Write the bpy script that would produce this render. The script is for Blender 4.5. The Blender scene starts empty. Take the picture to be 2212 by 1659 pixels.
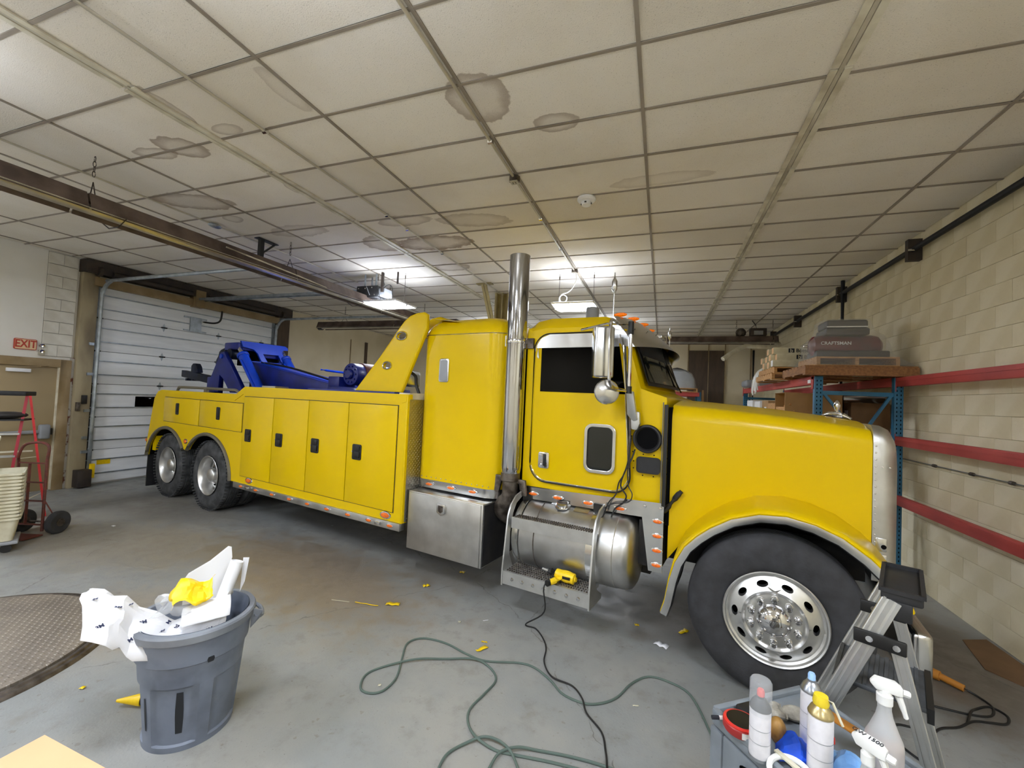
import bpy, bmesh, math, random
from mathutils import Vector, Matrix
random.seed(11)
SC = bpy.context.scene
COL = SC.collection
PI = math.pi
R = math.radians

# ---------------------------------------------------------------- camera, world, exposure
CAM_Z = 2.0
def cam_axes(yaw, pitch, roll):
    cy, sy, cp, sp, cr, sr = math.cos(yaw), math.sin(yaw), math.cos(pitch), math.sin(pitch), math.cos(roll), math.sin(roll)
    f = Vector((sy*cp, cy*cp, sp)); r0 = Vector((cy, -sy, 0)); u0 = r0.cross(f)
    return cr*r0 + sr*u0, cr*u0 - sr*r0, f
cd = bpy.data.cameras.new('camera'); cam = bpy.data.objects.new('camera', cd); COL.objects.link(cam)
cr_, cu_, cf_ = cam_axes(R(-19.62), R(1.86), R(2.60))
cam.matrix_world = Matrix(((cr_.x, cu_.x, -cf_.x, 0), (cr_.y, cu_.y, -cf_.y, 0), (cr_.z, cu_.z, -cf_.z, CAM_Z), (0, 0, 0, 1)))
cd.sensor_width = 36; cd.sensor_fit = 'HORIZONTAL'; cd.lens = 912.3/2212*36; cd.clip_start = .05
SC.camera = cam
W = bpy.data.worlds.new('world'); SC.world = W; W.use_nodes = True
W.node_tree.nodes['Background'].inputs[0].default_value = (.75, .85, 1, 1)
W.node_tree.nodes['Background'].inputs[1].default_value = .12
vs = SC.view_settings; vs.view_transform = 'Standard'; vs.look = 'None'; vs.gamma = 1; vs.exposure = 1.2; vs.use_curve_mapping = False
LAMP_POWER = 30.0

# ---------------------------------------------------------------- materials
def lin(h):
    h = h.lstrip('#'); c = [int(h[i:i+2], 16)/255 for i in (0, 2, 4)]
    return tuple(x/12.92 if x <= .04045 else ((x+.055)/1.055)**2.4 for x in c) + (1,)
MATS = {}
def pm(name, col, rough=.5, metal=0., var=0., vscale=4., col2=None, bump=0., bscale=60., coat=0., trans=0., emit=0., rvar=0., alpha=1., ior=1.5, detail=4., mixlo=.35, mixhi=.65, stretch=None, spec=.5, coord='Object'):
    m = bpy.data.materials.new(name); m.use_nodes = True; nt = m.node_tree; N = nt.nodes; L = nt.links
    b = N['Principled BSDF']; c = lin(col)
    b.inputs['Base Color'].default_value = c; b.inputs['Roughness'].default_value = rough; b.inputs['Metallic'].default_value = metal
    b.inputs['Coat Weight'].default_value = coat; b.inputs['Coat Roughness'].default_value = .06; b.inputs['Transmission Weight'].default_value = trans
    b.inputs['IOR'].default_value = ior; b.inputs['Alpha'].default_value = alpha; b.inputs['Specular IOR Level'].default_value = spec
    if emit:
        b.inputs['Emission Color'].default_value = c; b.inputs['Emission Strength'].default_value = emit
    src = None
    if var or bump or rvar or col2:
        tc = N.new('ShaderNodeTexCoord'); src = tc.outputs[coord]
        if coord == 'World':
            pass
        if stretch:
            mp = N.new('ShaderNodeMapping'); mp.inputs['Scale'].default_value = stretch; L.new(src, mp.inputs[0]); src = mp.outputs[0]
    if var or col2:
        nz = N.new('ShaderNodeTexNoise'); nz.inputs['Scale'].default_value = vscale; nz.inputs['Detail'].default_value = detail; L.new(src, nz.inputs['Vector'])
        rp = N.new('ShaderNodeMapRange'); rp.inputs[1].default_value = mixlo; rp.inputs[2].default_value = mixhi; L.new(nz.outputs[0], rp.inputs[0])
        mx = N.new('ShaderNodeMix'); mx.data_type = 'RGBA'
        if col2: A, B = c, lin(col2)
        else: A, B = tuple(x*(1-var) for x in c[:3])+(1,), tuple(min(1, x*(1+var)) for x in c[:3])+(1,)
        mx.inputs[6].default_value = A; mx.inputs[7].default_value = B; L.new(rp.outputs[0], mx.inputs[0]); L.new(mx.outputs[2], b.inputs['Base Color'])
        if rvar:
            r2 = N.new('ShaderNodeMapRange'); r2.inputs[3].default_value = max(0, rough-rvar); r2.inputs[4].default_value = rough+rvar; L.new(nz.outputs[0], r2.inputs[0]); L.new(r2.outputs[0], b.inputs['Roughness'])
    if bump:
        bz = N.new('ShaderNodeTexNoise'); bz.inputs['Scale'].default_value = bscale; bz.inputs['Detail'].default_value = 3; L.new(src, bz.inputs['Vector'])
        bp = N.new('ShaderNodeBump'); bp.inputs['Strength'].default_value = bump; bp.inputs['Distance'].default_value = .01; L.new(bz.outputs[0], bp.inputs['Height']); L.new(bp.outputs[0], b.inputs['Normal'])
    MATS[name] = m
    return m
pm('yellow', 'DCBA00', .25, var=.04, vscale=.8, coat=.06, bump=.004, bscale=25, spec=.22)
pm('yellow_vinyl', 'F2CC0C', .4, var=.06, vscale=20)
pm('blue', '0B3FBE', .3, var=.12, vscale=3, coat=.3)
pm('blue_shaded', '0A1E78', .4, var=.25, vscale=5, coat=.15)  # darker copy of the boom blue, for its less lit faces
pm('chrome', 'D8D8DA', .07, 1.)
pm('stainless', 'C9C9C8', .22, 1., var=.06, vscale=6, rvar=.1)
pm('stack', 'BDBDBF', .1, 1., var=.1, vscale=4, stretch=(1, 1, .2), rvar=.08)
pm('brushed', 'C4C4C2', .38, 1., var=.12, vscale=5, rvar=.12, bump=.03, bscale=40)
pm('aluminium', 'C7C8C6', .42, .9, var=.08, vscale=8)
pm('wheel_alloy', 'D6D6D4', .36, 1., var=.06, vscale=12, rvar=.1)
pm('dirty_steel', '7A726A', .5, .8, col2='4A423B', vscale=14)
pm('galvanised', 'A9B2BA', .4, .8, var=.2, vscale=9)
pm('rubber', '2A2A2B', .82, col2='37373A', vscale=9, bump=.15, bscale=60)
pm('rubber_dusty', '303132', .88, col2='595A5B', vscale=7, bump=.2, bscale=50, mixlo=.4, mixhi=.8)
pm('black', '141414', .45)
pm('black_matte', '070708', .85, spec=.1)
pm('black_plastic', '1B1B1D', .55, var=.25, vscale=20)
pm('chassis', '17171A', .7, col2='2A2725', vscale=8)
pm('glass_dark', '010102', .04, spec=.12)
pm('glass_tint', '0A100F', .04, spec=.6)
pm('amber', 'E56A08', .25, var=.25, vscale=90, coat=.5)
pm('amber_bright', 'F0760A', .25, var=.15, vscale=60, coat=.5, emit=.15)
pm('rail_grey', '6E6858', .5, .3)
pm('mirror_glass', 'DDDDDD', .02, 1.)
pm('rust_brown', '6B2D22', .6, col2='4F2A20', vscale=30)
pm('red_paint', 'A51F20', .45, col2='8E2A26', vscale=5)
pm('red_fibre', 'E0393C', .5, col2='C72A30', vscale=6)
pm('red_dark', '9E1B2C', .5)
pm('rack_red', 'B8443C', .55, col2='A53A34', vscale=3)
pm('rack_blue', '2C6E92', .5, col2='245B7A', vscale=4)
pm('wood', 'C79B62', .7, col2='A3713F', vscale=6, stretch=(1, 6, 6))
pm('wood_dark', '9A6B3F', .7, col2='7C5433', vscale=6, stretch=(6, 1, 6))
pm('card', 'B08A5C', .8, col2='9C7A50', vscale=3)
pm('card_dark', '7A5C3C', .85, col2='6B5034', vscale=3)
pm('card_light', 'E0B487', .8, var=.05, vscale=2)
pm('white_plastic', 'E6E6E2', .4)
pm('white_paper', 'E8E8EA', .7, var=.03, vscale=6)
pm('white_board', 'E9E9E9', .5)
pm('cream_plastic', 'D9D5BE', .5, col2='C4BCA0', vscale=8)
pm('grey_plastic', '83888F', .55, col2='686C74', vscale=4, bump=.03)
pm('trash_grey', '747C8B', .5, col2='5A616E', vscale=5, mixlo=.45, mixhi=.75, bump=.02, bscale=30)
pm('trash_scuff', '1E2126', .6)
pm('cart_grey', '7F868C', .5, col2='6A7076', vscale=5)
pm('ink', '1C1F28', .7)
pm('ink_blue', '39405E', .7)
pm('cord_green', '55645C', .5)
pm('cord_black', '1A1A1A', .5)
pm('wrap', 'DADAD8', .12, alpha=.22, bump=.6, bscale=7)
pm('maroon', '6E1E22', .35, col2='5A2320', vscale=5)
pm('machine_dark', '2E2B29', .5, var=.2)
pm('door_tan', '9C8966', .55, var=.05, vscale=2)
pm('frame_tan', 'A08C6C', .55, col2='8A7450', vscale=3)
pm('post_tan', 'A39679', .6, col2='57483A', vscale=2.5, stretch=(1, 1, .35), mixlo=.42, mixhi=.75)
pm('brown_panel', '4C3E33', .7, col2='5A4A3C', vscale=4, stretch=(3, 3, .6))
pm('wall_paint', 'E3D8BF', .75, col2='D8CCB0', vscale=1.2, bump=.04, bscale=30)
pm('wall_white', 'E8E6E0', .75, col2='DEDBD2', vscale=1.1, bump=.05, bscale=25)
pm('block_cream', 'E6DCC0', .8, col2='D8CCAA', vscale=2.2, bump=.35, bscale=45)
pm('block_white', 'E2E0D8', .8, col2='CFCBC0', vscale=3.5, bump=.3, bscale=40)
pm('mortar', 'C6B994', .9)
pm('mortar_white', '98948A', .9)
pm('gd_panel', 'EDF0F4', .5, col2='E2E5EA', vscale=1.5, stretch=(1, 1, 8))
pm('gd_dark', '2F3137', .5, .3)
pm('dark_steel', '3A3533', .55, .4, col2='4A4038', vscale=6)
pm('heater_brown', '6E5E54', .5, .25, col2='4A3D37', vscale=5)
pm('heater_shine', 'C9C2B4', .3, .8, var=.1, vscale=6)
pm('conduit', 'C4BEB0', .4, .45, var=.1, vscale=6)
pm('grid_white', 'CEC8B6', .6, col2='A39A86', vscale=2)
pm('grid_dark', '877C6E', .7, col2='A0968A', vscale=1.5)  # tees coloured dark to carry the shadow gap along the tiles
pm('strip_white', 'E2DCC8', .5, col2='BBB29B', vscale=5)
pm('tan_steel', 'A89A6C', .5, .2, col2='8B7D56', vscale=4)
pm('black_pipe', '17181C', .5, .3)
pm('grey_machine', '8F9296', .45, var=.1)
pm('exit_face', 'E0C49A', .5)
pm('exit_red', 'B23A28', .5)
pm('frost', 'E4E6E6', .35, trans=.55, ior=1.3)
pm('clear_cap', 'DDE0E2', .1, alpha=.28)
pm('pinkliquid', 'C49A82', .4)
pm('can_white', 'D9D7DA', .35, var=.04, vscale=40)
pm('gold', 'B9A87A', .3, .8)
pm('silver', 'A6AAB0', .3, .9)
pm('cap_blue', '9DC2EC', .4)
pm('cap_yellow', 'E2C82E', .4)
pm('cap_red', 'D8352C', .4)
pm('glove', 'A7A295', .9, col2='8A857A', vscale=25, bump=.4, bscale=80)
pm('blue_cloth', '1453D8', .6, var=.2, vscale=10)
pm('blue_bag', '5C8CC4', .3, col2='86B4E4', vscale=14)
pm('orange_stick', 'C4822E', .6)
pm('tan_ball', 'B98C44', .5, col2='6B4A24', vscale=12)
pm('caution_yellow', 'E8D820', .5)
pm('caution_orange', 'E8501E', .5)
pm('lens_blue', '2E6FD0', .4)
pm('lamp_glow', 'E9F1FF', .5, emit=LAMP_POWER)
pm('lamp_uplight', 'E9F1FF', .5, emit=LAMP_POWER*.2)
pm('lamp_body', 'E8E8EA', .5)
pm('rib_black', '43464a', .6, col2='2c2e31', vscale=12, rvar=.1)
pm('hook_dark', '10151f', .5, .4, col2='1a2440', vscale=8)
pm('plate_iron', '8a8074', .55, .5, col2='6d645a', vscale=3, rvar=.15)
pm('paint_flake', 'B8B4AC', .8, col2='6a3b2a', vscale=9, mixlo=.5, mixhi=.6)

# ---------------------------------------------------------------- mesh builder
def V(*a): return Vector(a)
def frame_of(d):
    d = d.normalized(); up = Vector((0, 0, 1)) if abs(d.z) < .95 else Vector((1, 0, 0))
    x = d.cross(up).normalized(); return x, x.cross(d).normalized()
class MB:
    def __init__(s): s.v = []; s.f = []
    def add(s, vs, fs):
        o = len(s.v); s.v += [tuple(p) for p in vs]; s.f += [tuple(i+o for i in f) for f in fs]; return s
    def box(s, a, b):
        x0, y0, z0 = a; x1, y1, z1 = b
        return s.add([(x0,y0,z0),(x1,y0,z0),(x1,y1,z0),(x0,y1,z0),(x0,y0,z1),(x1,y0,z1),(x1,y1,z1),(x0,y1,z1)],
                     [(0,3,2,1),(4,5,6,7),(0,1,5,4),(1,2,6,5),(2,3,7,6),(3,0,4,7)])
    def cbox(s, c, d, rot=None):
        M = rot if rot else Matrix.Identity(3); c = Vector(c); h = Vector(d)/2
        P = [c + M @ Vector((sx*h.x, sy*h.y, sz*h.z)) for sz in (-1, 1) for sx, sy in ((-1,-1),(1,-1),(1,1),(-1,1))]
        return s.add(P, [(0,3,2,1),(4,5,6,7),(0,1,5,4),(1,2,6,5),(2,3,7,6),(3,0,4,7)])
    def bar(s, p0, p1, w, t, up=None):
        p0, p1 = Vector(p0), Vector(p1); d = (p1-p0).normalized()
        if up is None: x, y = frame_of(d)
        else:
            x = d.cross(Vector(up)).normalized(); y = x.cross(d).normalized()
        P = []
        for p in (p0, p1):
            for a, b in ((-1,-1),(1,-1),(1,1),(-1,1)): P.append(p + x*(a*w/2) + y*(b*t/2))
        return s.add(P, [(0,3,2,1),(4,5,6,7),(0,1,5,4),(1,2,6,5),(2,3,7,6),(3,0,4,7)])
    def prism(s, pts, vec):
        n = len(pts); vec = Vector(vec); A = [Vector(p) for p in pts]; Bq = [p+vec for p in A]
        return s.add(A+Bq, [tuple(range(n-1, -1, -1)), tuple(range(n, 2*n))] + [(i, (i+1) % n, n+(i+1) % n, n+i) for i in range(n)])
    def cyl(s, p0, p1, r, n=16, r2=None, caps=True):
        p0, p1 = Vector(p0), Vector(p1); x, y = frame_of(p1-p0); r2 = r if r2 is None else r2
        P = [p0 + (x*math.cos(2*PI*i/n)+y*math.sin(2*PI*i/n))*r for i in range(n)] + [p1 + (x*math.cos(2*PI*i/n)+y*math.sin(2*PI*i/n))*r2 for i in range(n)]
        F = [(i, (i+1) % n, n+(i+1) % n, n+i) for i in range(n)]
        if caps: F += [tuple(range(n-1, -1, -1)), tuple(range(n, 2*n))]
        return s.add(P, F)
    def tube(s, pts, r, n=8, closed=False, smooth=0):
        pts = [Vector(p) for p in pts]
        if smooth: pts = catmull(pts, smooth, closed)
        m = len(pts); rs = r if isinstance(r, (list, tuple)) else [r]*m
        if len(rs) != m: rs = [rs[int(i*len(rs)/m)] for i in range(m)]
        P = []; x = None
        for i, p in enumerate(pts):
            d = (pts[(i+1) % m] - pts[i-1]) if (closed or 0 < i < m-1) else (pts[1]-pts[0] if i == 0 else pts[-1]-pts[-2])
            if d.length < 1e-9: d = Vector((0, 0, 1))
            d.normalize()
            if x is None: x, y = frame_of(d)
            else:
                x = (x - d*x.dot(d))
                x = x.normalized() if x.length > 1e-6 else frame_of(d)[0]
                y = d.cross(x)
            P += [p + (x*math.cos(2*PI*k/n) + y*math.sin(2*PI*k/n))*rs[i] for k in range(n)]
        F = []
        for i in range(m if closed else m-1):
            j = (i+1) % m
            F += [(i*n+k, i*n+(k+1) % n, j*n+(k+1) % n, j*n+k) for k in range(n)]
        if not closed: F += [tuple(range(n-1, -1, -1)), tuple(range((m-1)*n, m*n))]
        return s.add(P, F)
    def lathe(s, prof, c=(0, 0, 0), axis=(0, 0, 1), n=32, a0=0., a1=2*PI):
        c = Vector(c); ax = Vector(axis).normalized(); x, y = frame_of(ax); full = abs(a1-a0-2*PI) < 1e-6; m = n if full else n+1
        P = []
        for r, h in prof:
            for i in range(m):
                t = a0 + (a1-a0)*i/n; P.append(c + ax*h + (x*math.cos(t)+y*math.sin(t))*r)
        F = []
        for j in range(len(prof)-1):
            for i in range(n):
                k = (i+1) % m; F.append((j*m+i, j*m+k, (j+1)*m+k, (j+1)*m+i))
        return s.add(P, F)
    def grid(s, nu, nv, fn):
        P = [fn(i/(nu-1), j/(nv-1)) for j in range(nv) for i in range(nu)]
        return s.add(P, [(j*nu+i, j*nu+i+1, (j+1)*nu+i+1, (j+1)*nu+i) for j in range(nv-1) for i in range(nu-1)])
    def loft(s, rings, closed=True, cap=(True, True)):
        n = len(rings[0]); P = [p for r in rings for p in r]; F = []
        for j in range(len(rings)-1):
            for i in range(n if closed else n-1):
                k = (i+1) % n; F.append((j*n+i, j*n+k, (j+1)*n+k, (j+1)*n+i))
        if closed and cap[0]: F.append(tuple(range(n-1, -1, -1)))
        if closed and cap[1]: F.append(tuple(range((len(rings)-1)*n, len(rings)*n)))
        return s.add(P, F)
    def ball(s, c, r, nu=12, nv=8):
        r = (r, r, r) if not isinstance(r, (tuple, list)) else r; c = Vector(c)
        rings = [[(c.x+r[0]*math.sin(PI*j/nv)*math.cos(2*PI*i/nu), c.y+r[1]*math.sin(PI*j/nv)*math.sin(2*PI*i/nu), c.z+r[2]*math.cos(PI*j/nv)) for i in range(nu)] for j in range(1, nv)]
        o = len(s.v); s.loft(rings, cap=(False, False)); n = len(s.v)
        s.v += [(c.x, c.y, c.z+r[2]), (c.x, c.y, c.z-r[2])]
        for i in range(nu):
            s.f.append((o+i, o+(i+1) % nu, n)); s.f.append((o+(nv-2)*nu+(i+1) % nu, o+(nv-2)*nu+i, n+1))
        return s
    def xf(s, M):
        s.v = [tuple(M @ Vector(p)) for p in s.v]; return s
    def mesh(s, name, bevel=0, seg=2, sharp=35, ang=30):
        me = bpy.data.meshes.new(name); bm = bmesh.new()
        vs = [bm.verts.new(p) for p in s.v]
        for f in s.f:
            try: bm.faces.new([vs[i] for i in f])
            except ValueError: pass
        bmesh.ops.remove_doubles(bm, verts=bm.verts, dist=1e-5)
        bmesh.ops.recalc_face_normals(bm, faces=bm.faces)
        if bevel:
            es = [e for e in bm.edges if len(e.link_faces) == 2 and e.calc_face_angle(0) > R(ang)]
            bmesh.ops.bevel(bm, geom=es, offset=bevel, segments=seg, profile=.5, affect='EDGES', clamp_overlap=True)
        for f in bm.faces: f.smooth = True
        bm.to_mesh(me); bm.free()
        me.set_sharp_from_angle(angle=R(sharp))
        return me
    def build(s, name, mat, parent=None, bevel=0, seg=2, sharp=35, ang=30, loc=None, kind=None):
        return link(s.mesh(name, bevel, seg, sharp, ang), name, mat, parent, loc, kind)
def catmull(p, k, closed=False):
    out = []; n = len(p)
    for i in range(n if closed else n-1):
        a, b, c, d = (p[(i-1) % n], p[i], p[(i+1) % n], p[(i+2) % n]) if closed else (p[max(i-1, 0)], p[i], p[i+1], p[min(i+2, n-1)])
        for j in range(k):
            t = j/k; out.append(.5*((2*b) + (c-a)*t + (2*a-5*b+4*c-d)*t*t + (3*b-a-3*c+d)*t**3))
    if not closed: out.append(p[-1])
    return out
def link(me, name, mat, parent=None, loc=None, kind=None):
    o = bpy.data.objects.new(name, me); COL.objects.link(o)
    if mat:
        me.materials.clear(); me.materials.append(MATS[mat] if isinstance(mat, str) else mat)
    if parent: o.parent = parent
    if loc: o.location = loc
    if kind: o['kind'] = kind
    return o
def tag(o, label, cat, group=None):
    o['label'] = label; o['category'] = cat
    if group: o['group'] = group
    return o
def thing(name, label, cat, loc=(0, 0, 0), rz=0., group=None):
    o = bpy.data.objects.new(name, None); COL.objects.link(o); o.location = loc; o.rotation_euler = (0, 0, rz); o.empty_display_size = .1
    return tag(o, label, cat, group)
def struct(o): o['kind'] = 'structure'; return o
def dup(o, parent=None):
    c = o.copy(); COL.objects.link(c); c.parent = parent
    for ch in list(o.children): dup(ch, c)
    return c
def inst(me, name, parent, loc=(0, 0, 0), rot=None, scale=None):
    o = bpy.data.objects.new(name, me); COL.objects.link(o); o.parent = parent; o.location = loc
    if rot: o.rotation_euler = rot
    if scale: o.scale = scale
    return o
def rrect(x0, x1, z0, z1, r, n=5):
    """outline in 2D; r = radius or (bl, br, tr, tl)"""
    if not isinstance(r, (tuple, list)): r = (r,)*4
    P = []
    for (cx, cz, a, q) in ((x0+r[0], z0+r[0], PI, r[0]), (x1-r[1], z0+r[1], 1.5*PI, r[1]), (x1-r[2], z1-r[2], 0, r[2]), (x0+r[3], z1-r[3], .5*PI, r[3])):
        if q < 1e-6: P.append((cx, cz)); continue
        for i in range(n+1):
            t = a + .5*PI*i/n; P.append((cx+q*math.cos(t), cz+q*math.sin(t)))
    return P
def oval(cx, cz, a, b, n=20): return [(cx+a*math.cos(2*PI*i/n), cz+b*math.sin(2*PI*i/n)) for i in range(n)]
def side(pts, y): return [(x, y, z) for x, z in pts]
def panel(outlines, thick, bevel=0.):
    """flat plate with holes (2D outlines); returns mesh in XY, z 0..thick"""
    cu = bpy.data.curves.new('c', 'CURVE'); cu.dimensions = '2D'; cu.fill_mode = 'BOTH'; cu.extrude = thick/2 - bevel; cu.bevel_depth = bevel; cu.bevel_resolution = 1; cu.offset = -bevel
    for ol in outlines:
        sp = cu.splines.new('POLY'); sp.points.add(len(ol)-1); sp.use_cyclic_u = True
        for p, (x, y) in zip(sp.points, ol): p.co = (x, y, 0, 1)
    o = bpy.data.objects.new('c', cu); COL.objects.link(o)
    dg = bpy.context.evaluated_depsgraph_get(); me = bpy.data.meshes.new_from_object(o.evaluated_get(dg))
    bpy.data.objects.remove(o); bpy.data.curves.remove(cu)
    return me
def side_panel(name, outlines, y0, y1, mat, parent, bevel=0.):
    """plate in the x-z plane between y0 and y1"""
    me = panel(outlines, abs(y1-y0), bevel)
    me.transform(Matrix(((1, 0, 0, 0), (0, 0, -1, (y0+y1)/2), (0, 1, 0, 0), (0, 0, 0, 1))))
    for p in me.polygons: p.use_smooth = False
    return link(me, name, mat, parent)
def text(body, size, mat, parent, M, name='lettering', depth=.002, bold=0., align='CENTER', shear=0.):
    cu = bpy.data.curves.new('t', 'FONT'); cu.body = body; cu.size = size; cu.align_x = align; cu.align_y = 'CENTER'; cu.extrude = depth; cu.offset = bold; cu.shear = shear; cu.resolution_u = 3
    o = bpy.data.objects.new('t', cu); COL.objects.link(o)
    dg = bpy.context.evaluated_depsgraph_get(); me = bpy.data.meshes.new_from_object(o.evaluated_get(dg))
    bpy.data.objects.remove(o); bpy.data.curves.remove(cu)
    me.transform(M)
    return link(me, name, mat, parent)
def basis(o, x, y):
    x = Vector(x).normalized(); y = Vector(y); y = (y - x*y.dot(x)).normalized(); z = x.cross(y); o = Vector(o)
    return Matrix(((x.x, y.x, z.x, o.x), (x.y, y.y, z.y, o.y), (x.z, y.z, z.z, o.z), (0, 0, 0, 1)))
# ================================================================ THE SETTING
X0, X1, Y0, Y1, ZC = -10.15, 2.88, -4.2, 14.5, 4.203
def world_pos(N, L):
    g = N.new('ShaderNodeNewGeometry'); return g.outputs['Position']
def math_node(N, L, op, a, b=None, clamp=False):
    m = N.new('ShaderNodeMath'); m.operation = op; m.use_clamp = clamp
    for i, v in enumerate((a, b)):
        if v is None: continue
        if isinstance(v, (int, float)): m.inputs[i].default_value = v
        else: L.new(v, m.inputs[i])
    return m.outputs[0]
def mixc(N, L, fac, a, b):
    m = N.new('ShaderNodeMix'); m.data_type = 'RGBA'
    for i, v in ((0, fac), (6, a), (7, b)):
        if isinstance(v, (int, float)): m.inputs[i].default_value = v
        elif isinstance(v, tuple): m.inputs[i].default_value = v
        else: L.new(v, m.inputs[i])
    return m.outputs[2]
def rng(N, L, v, a, b, c=0., d=1., smooth=True):
    m = N.new('ShaderNodeMapRange'); m.interpolation_type = 'SMOOTHSTEP' if smooth else 'LINEAR'
    L.new(v, m.inputs[0])
    for i, q in enumerate((a, b, c, d)): m.inputs[i+1].default_value = q
    return m.outputs[0]
def noise(N, L, vec, scale, detail=4, rough=.55):
    n = N.new('ShaderNodeTexNoise'); n.inputs['Scale'].default_value = scale; n.inputs['Detail'].default_value = detail; n.inputs['Roughness'].default_value = rough; L.new(vec, n.inputs['Vector']); return n.outputs[0]
def blob(N, L, pos, cx, cy, rx, ry, warp, ang=0.):
    """normalised, warped elliptical distance to a mark at (cx,cy)"""
    mp = N.new('ShaderNodeMapping'); mp.vector_type = 'TEXTURE'; mp.inputs['Location'].default_value = (cx, cy, 0); mp.inputs['Rotation'].default_value = (0, 0, ang); mp.inputs['Scale'].default_value = (rx, ry, 1000)
    L.new(pos, mp.inputs[0]); ln = N.new('ShaderNodeVectorMath'); ln.operation = 'LENGTH'; L.new(mp.outputs[0], ln.inputs[0])
    return math_node(N, L, 'ADD', ln.outputs['Value'], warp)
def new_mat(name, rough):
    m = bpy.data.materials.new(name); m.use_nodes = True; MATS[name] = m
    b = m.node_tree.nodes['Principled BSDF']; b.inputs['Roughness'].default_value = rough
    return m.node_tree.nodes, m.node_tree.links, b
# ---- concrete floor: worn grey paint, brown dirt, painted shade under the truck, pits, a few cracks
N, L, b = new_mat('floor_concrete', .5)
pos = world_pos(N, L)
n1 = noise(N, L, pos, 1.1, 6); n2 = noise(N, L, pos, 5., 8, .65); n3 = noise(N, L, pos, 70, 2)
c = mixc(N, L, rng(N, L, n1, .38, .66), lin('888A88'), lin('95948E'))
c = mixc(N, L, math_node(N, L, 'MULTIPLY', rng(N, L, n2, .5, .72), .5), c, lin('76726A'))
w = math_node(N, L, 'MULTIPLY', math_node(N, L, 'SUBTRACT', n2, .5), 1.5)
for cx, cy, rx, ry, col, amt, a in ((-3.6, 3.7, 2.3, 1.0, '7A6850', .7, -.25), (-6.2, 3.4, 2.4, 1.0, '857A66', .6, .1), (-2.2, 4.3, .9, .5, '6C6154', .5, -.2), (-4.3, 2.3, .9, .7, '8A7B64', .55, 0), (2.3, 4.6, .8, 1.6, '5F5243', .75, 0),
                          (-3.2, 5.2, 3.2, .9, '5E5F66', .6, -.18), (.4, 4.4, 1.3, .8, '66594E', .55, 0), (-7.5, 4.6, 2.2, .8, '6E665A', .6, 0)):  # the blue-grey ellipse is shade painted under the truck
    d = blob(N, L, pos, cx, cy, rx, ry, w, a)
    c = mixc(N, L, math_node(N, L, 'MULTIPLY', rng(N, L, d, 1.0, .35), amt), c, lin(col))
fl = noise(N, L, pos, 14, 3)
c = mixc(N, L, math_node(N, L, 'MULTIPLY', rng(N, L, fl, .66, .7), .45), c, lin('6E665A'))
c = mixc(N, L, math_node(N, L, 'MULTIPLY', rng(N, L, n3, .68, .74), .5), c, lin('4E4B47'))
vo = N.new('ShaderNodeTexVoronoi'); vo.feature = 'DISTANCE_TO_EDGE'; vo.inputs['Scale'].default_value = .34
vm = N.new('ShaderNodeVectorMath'); vm.operation = 'ADD'; nv = N.new('ShaderNodeTexNoise'); nv.inputs['Scale'].default_value = 2.5; nv.inputs['Detail'].default_value = 6
L.new(pos, nv.inputs['Vector']); sc = N.new('ShaderNodeVectorMath'); sc.operation = 'SCALE'; sc.inputs['Scale'].default_value = .35; L.new(nv.outputs[1], sc.inputs[0]); L.new(pos, vm.inputs[0]); L.new(sc.outputs[0], vm.inputs[1]); L.new(vm.outputs[0], vo.inputs['Vector'])
crk = rng(N, L, vo.outputs[0], .0022, .0006)
crk = math_node(N, L, 'MULTIPLY', crk, rng(N, L, n2, .4, .55))
c = mixc(N, L, math_node(N, L, 'MULTIPLY', crk, .6), c, lin('57524B'))
L.new(c, b.inputs['Base Color'])
L.new(rng(N, L, n2, .3, .7, .34, .62), b.inputs['Roughness'])
bp = N.new('ShaderNodeBump'); bp.inputs['Strength'].default_value = .25; bp.inputs['Distance'].default_value = .004; L.new(math_node(N, L, 'SUBTRACT', n3, crk), bp.inputs['Height']); L.new(bp.outputs[0], b.inputs['Normal'])
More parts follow.
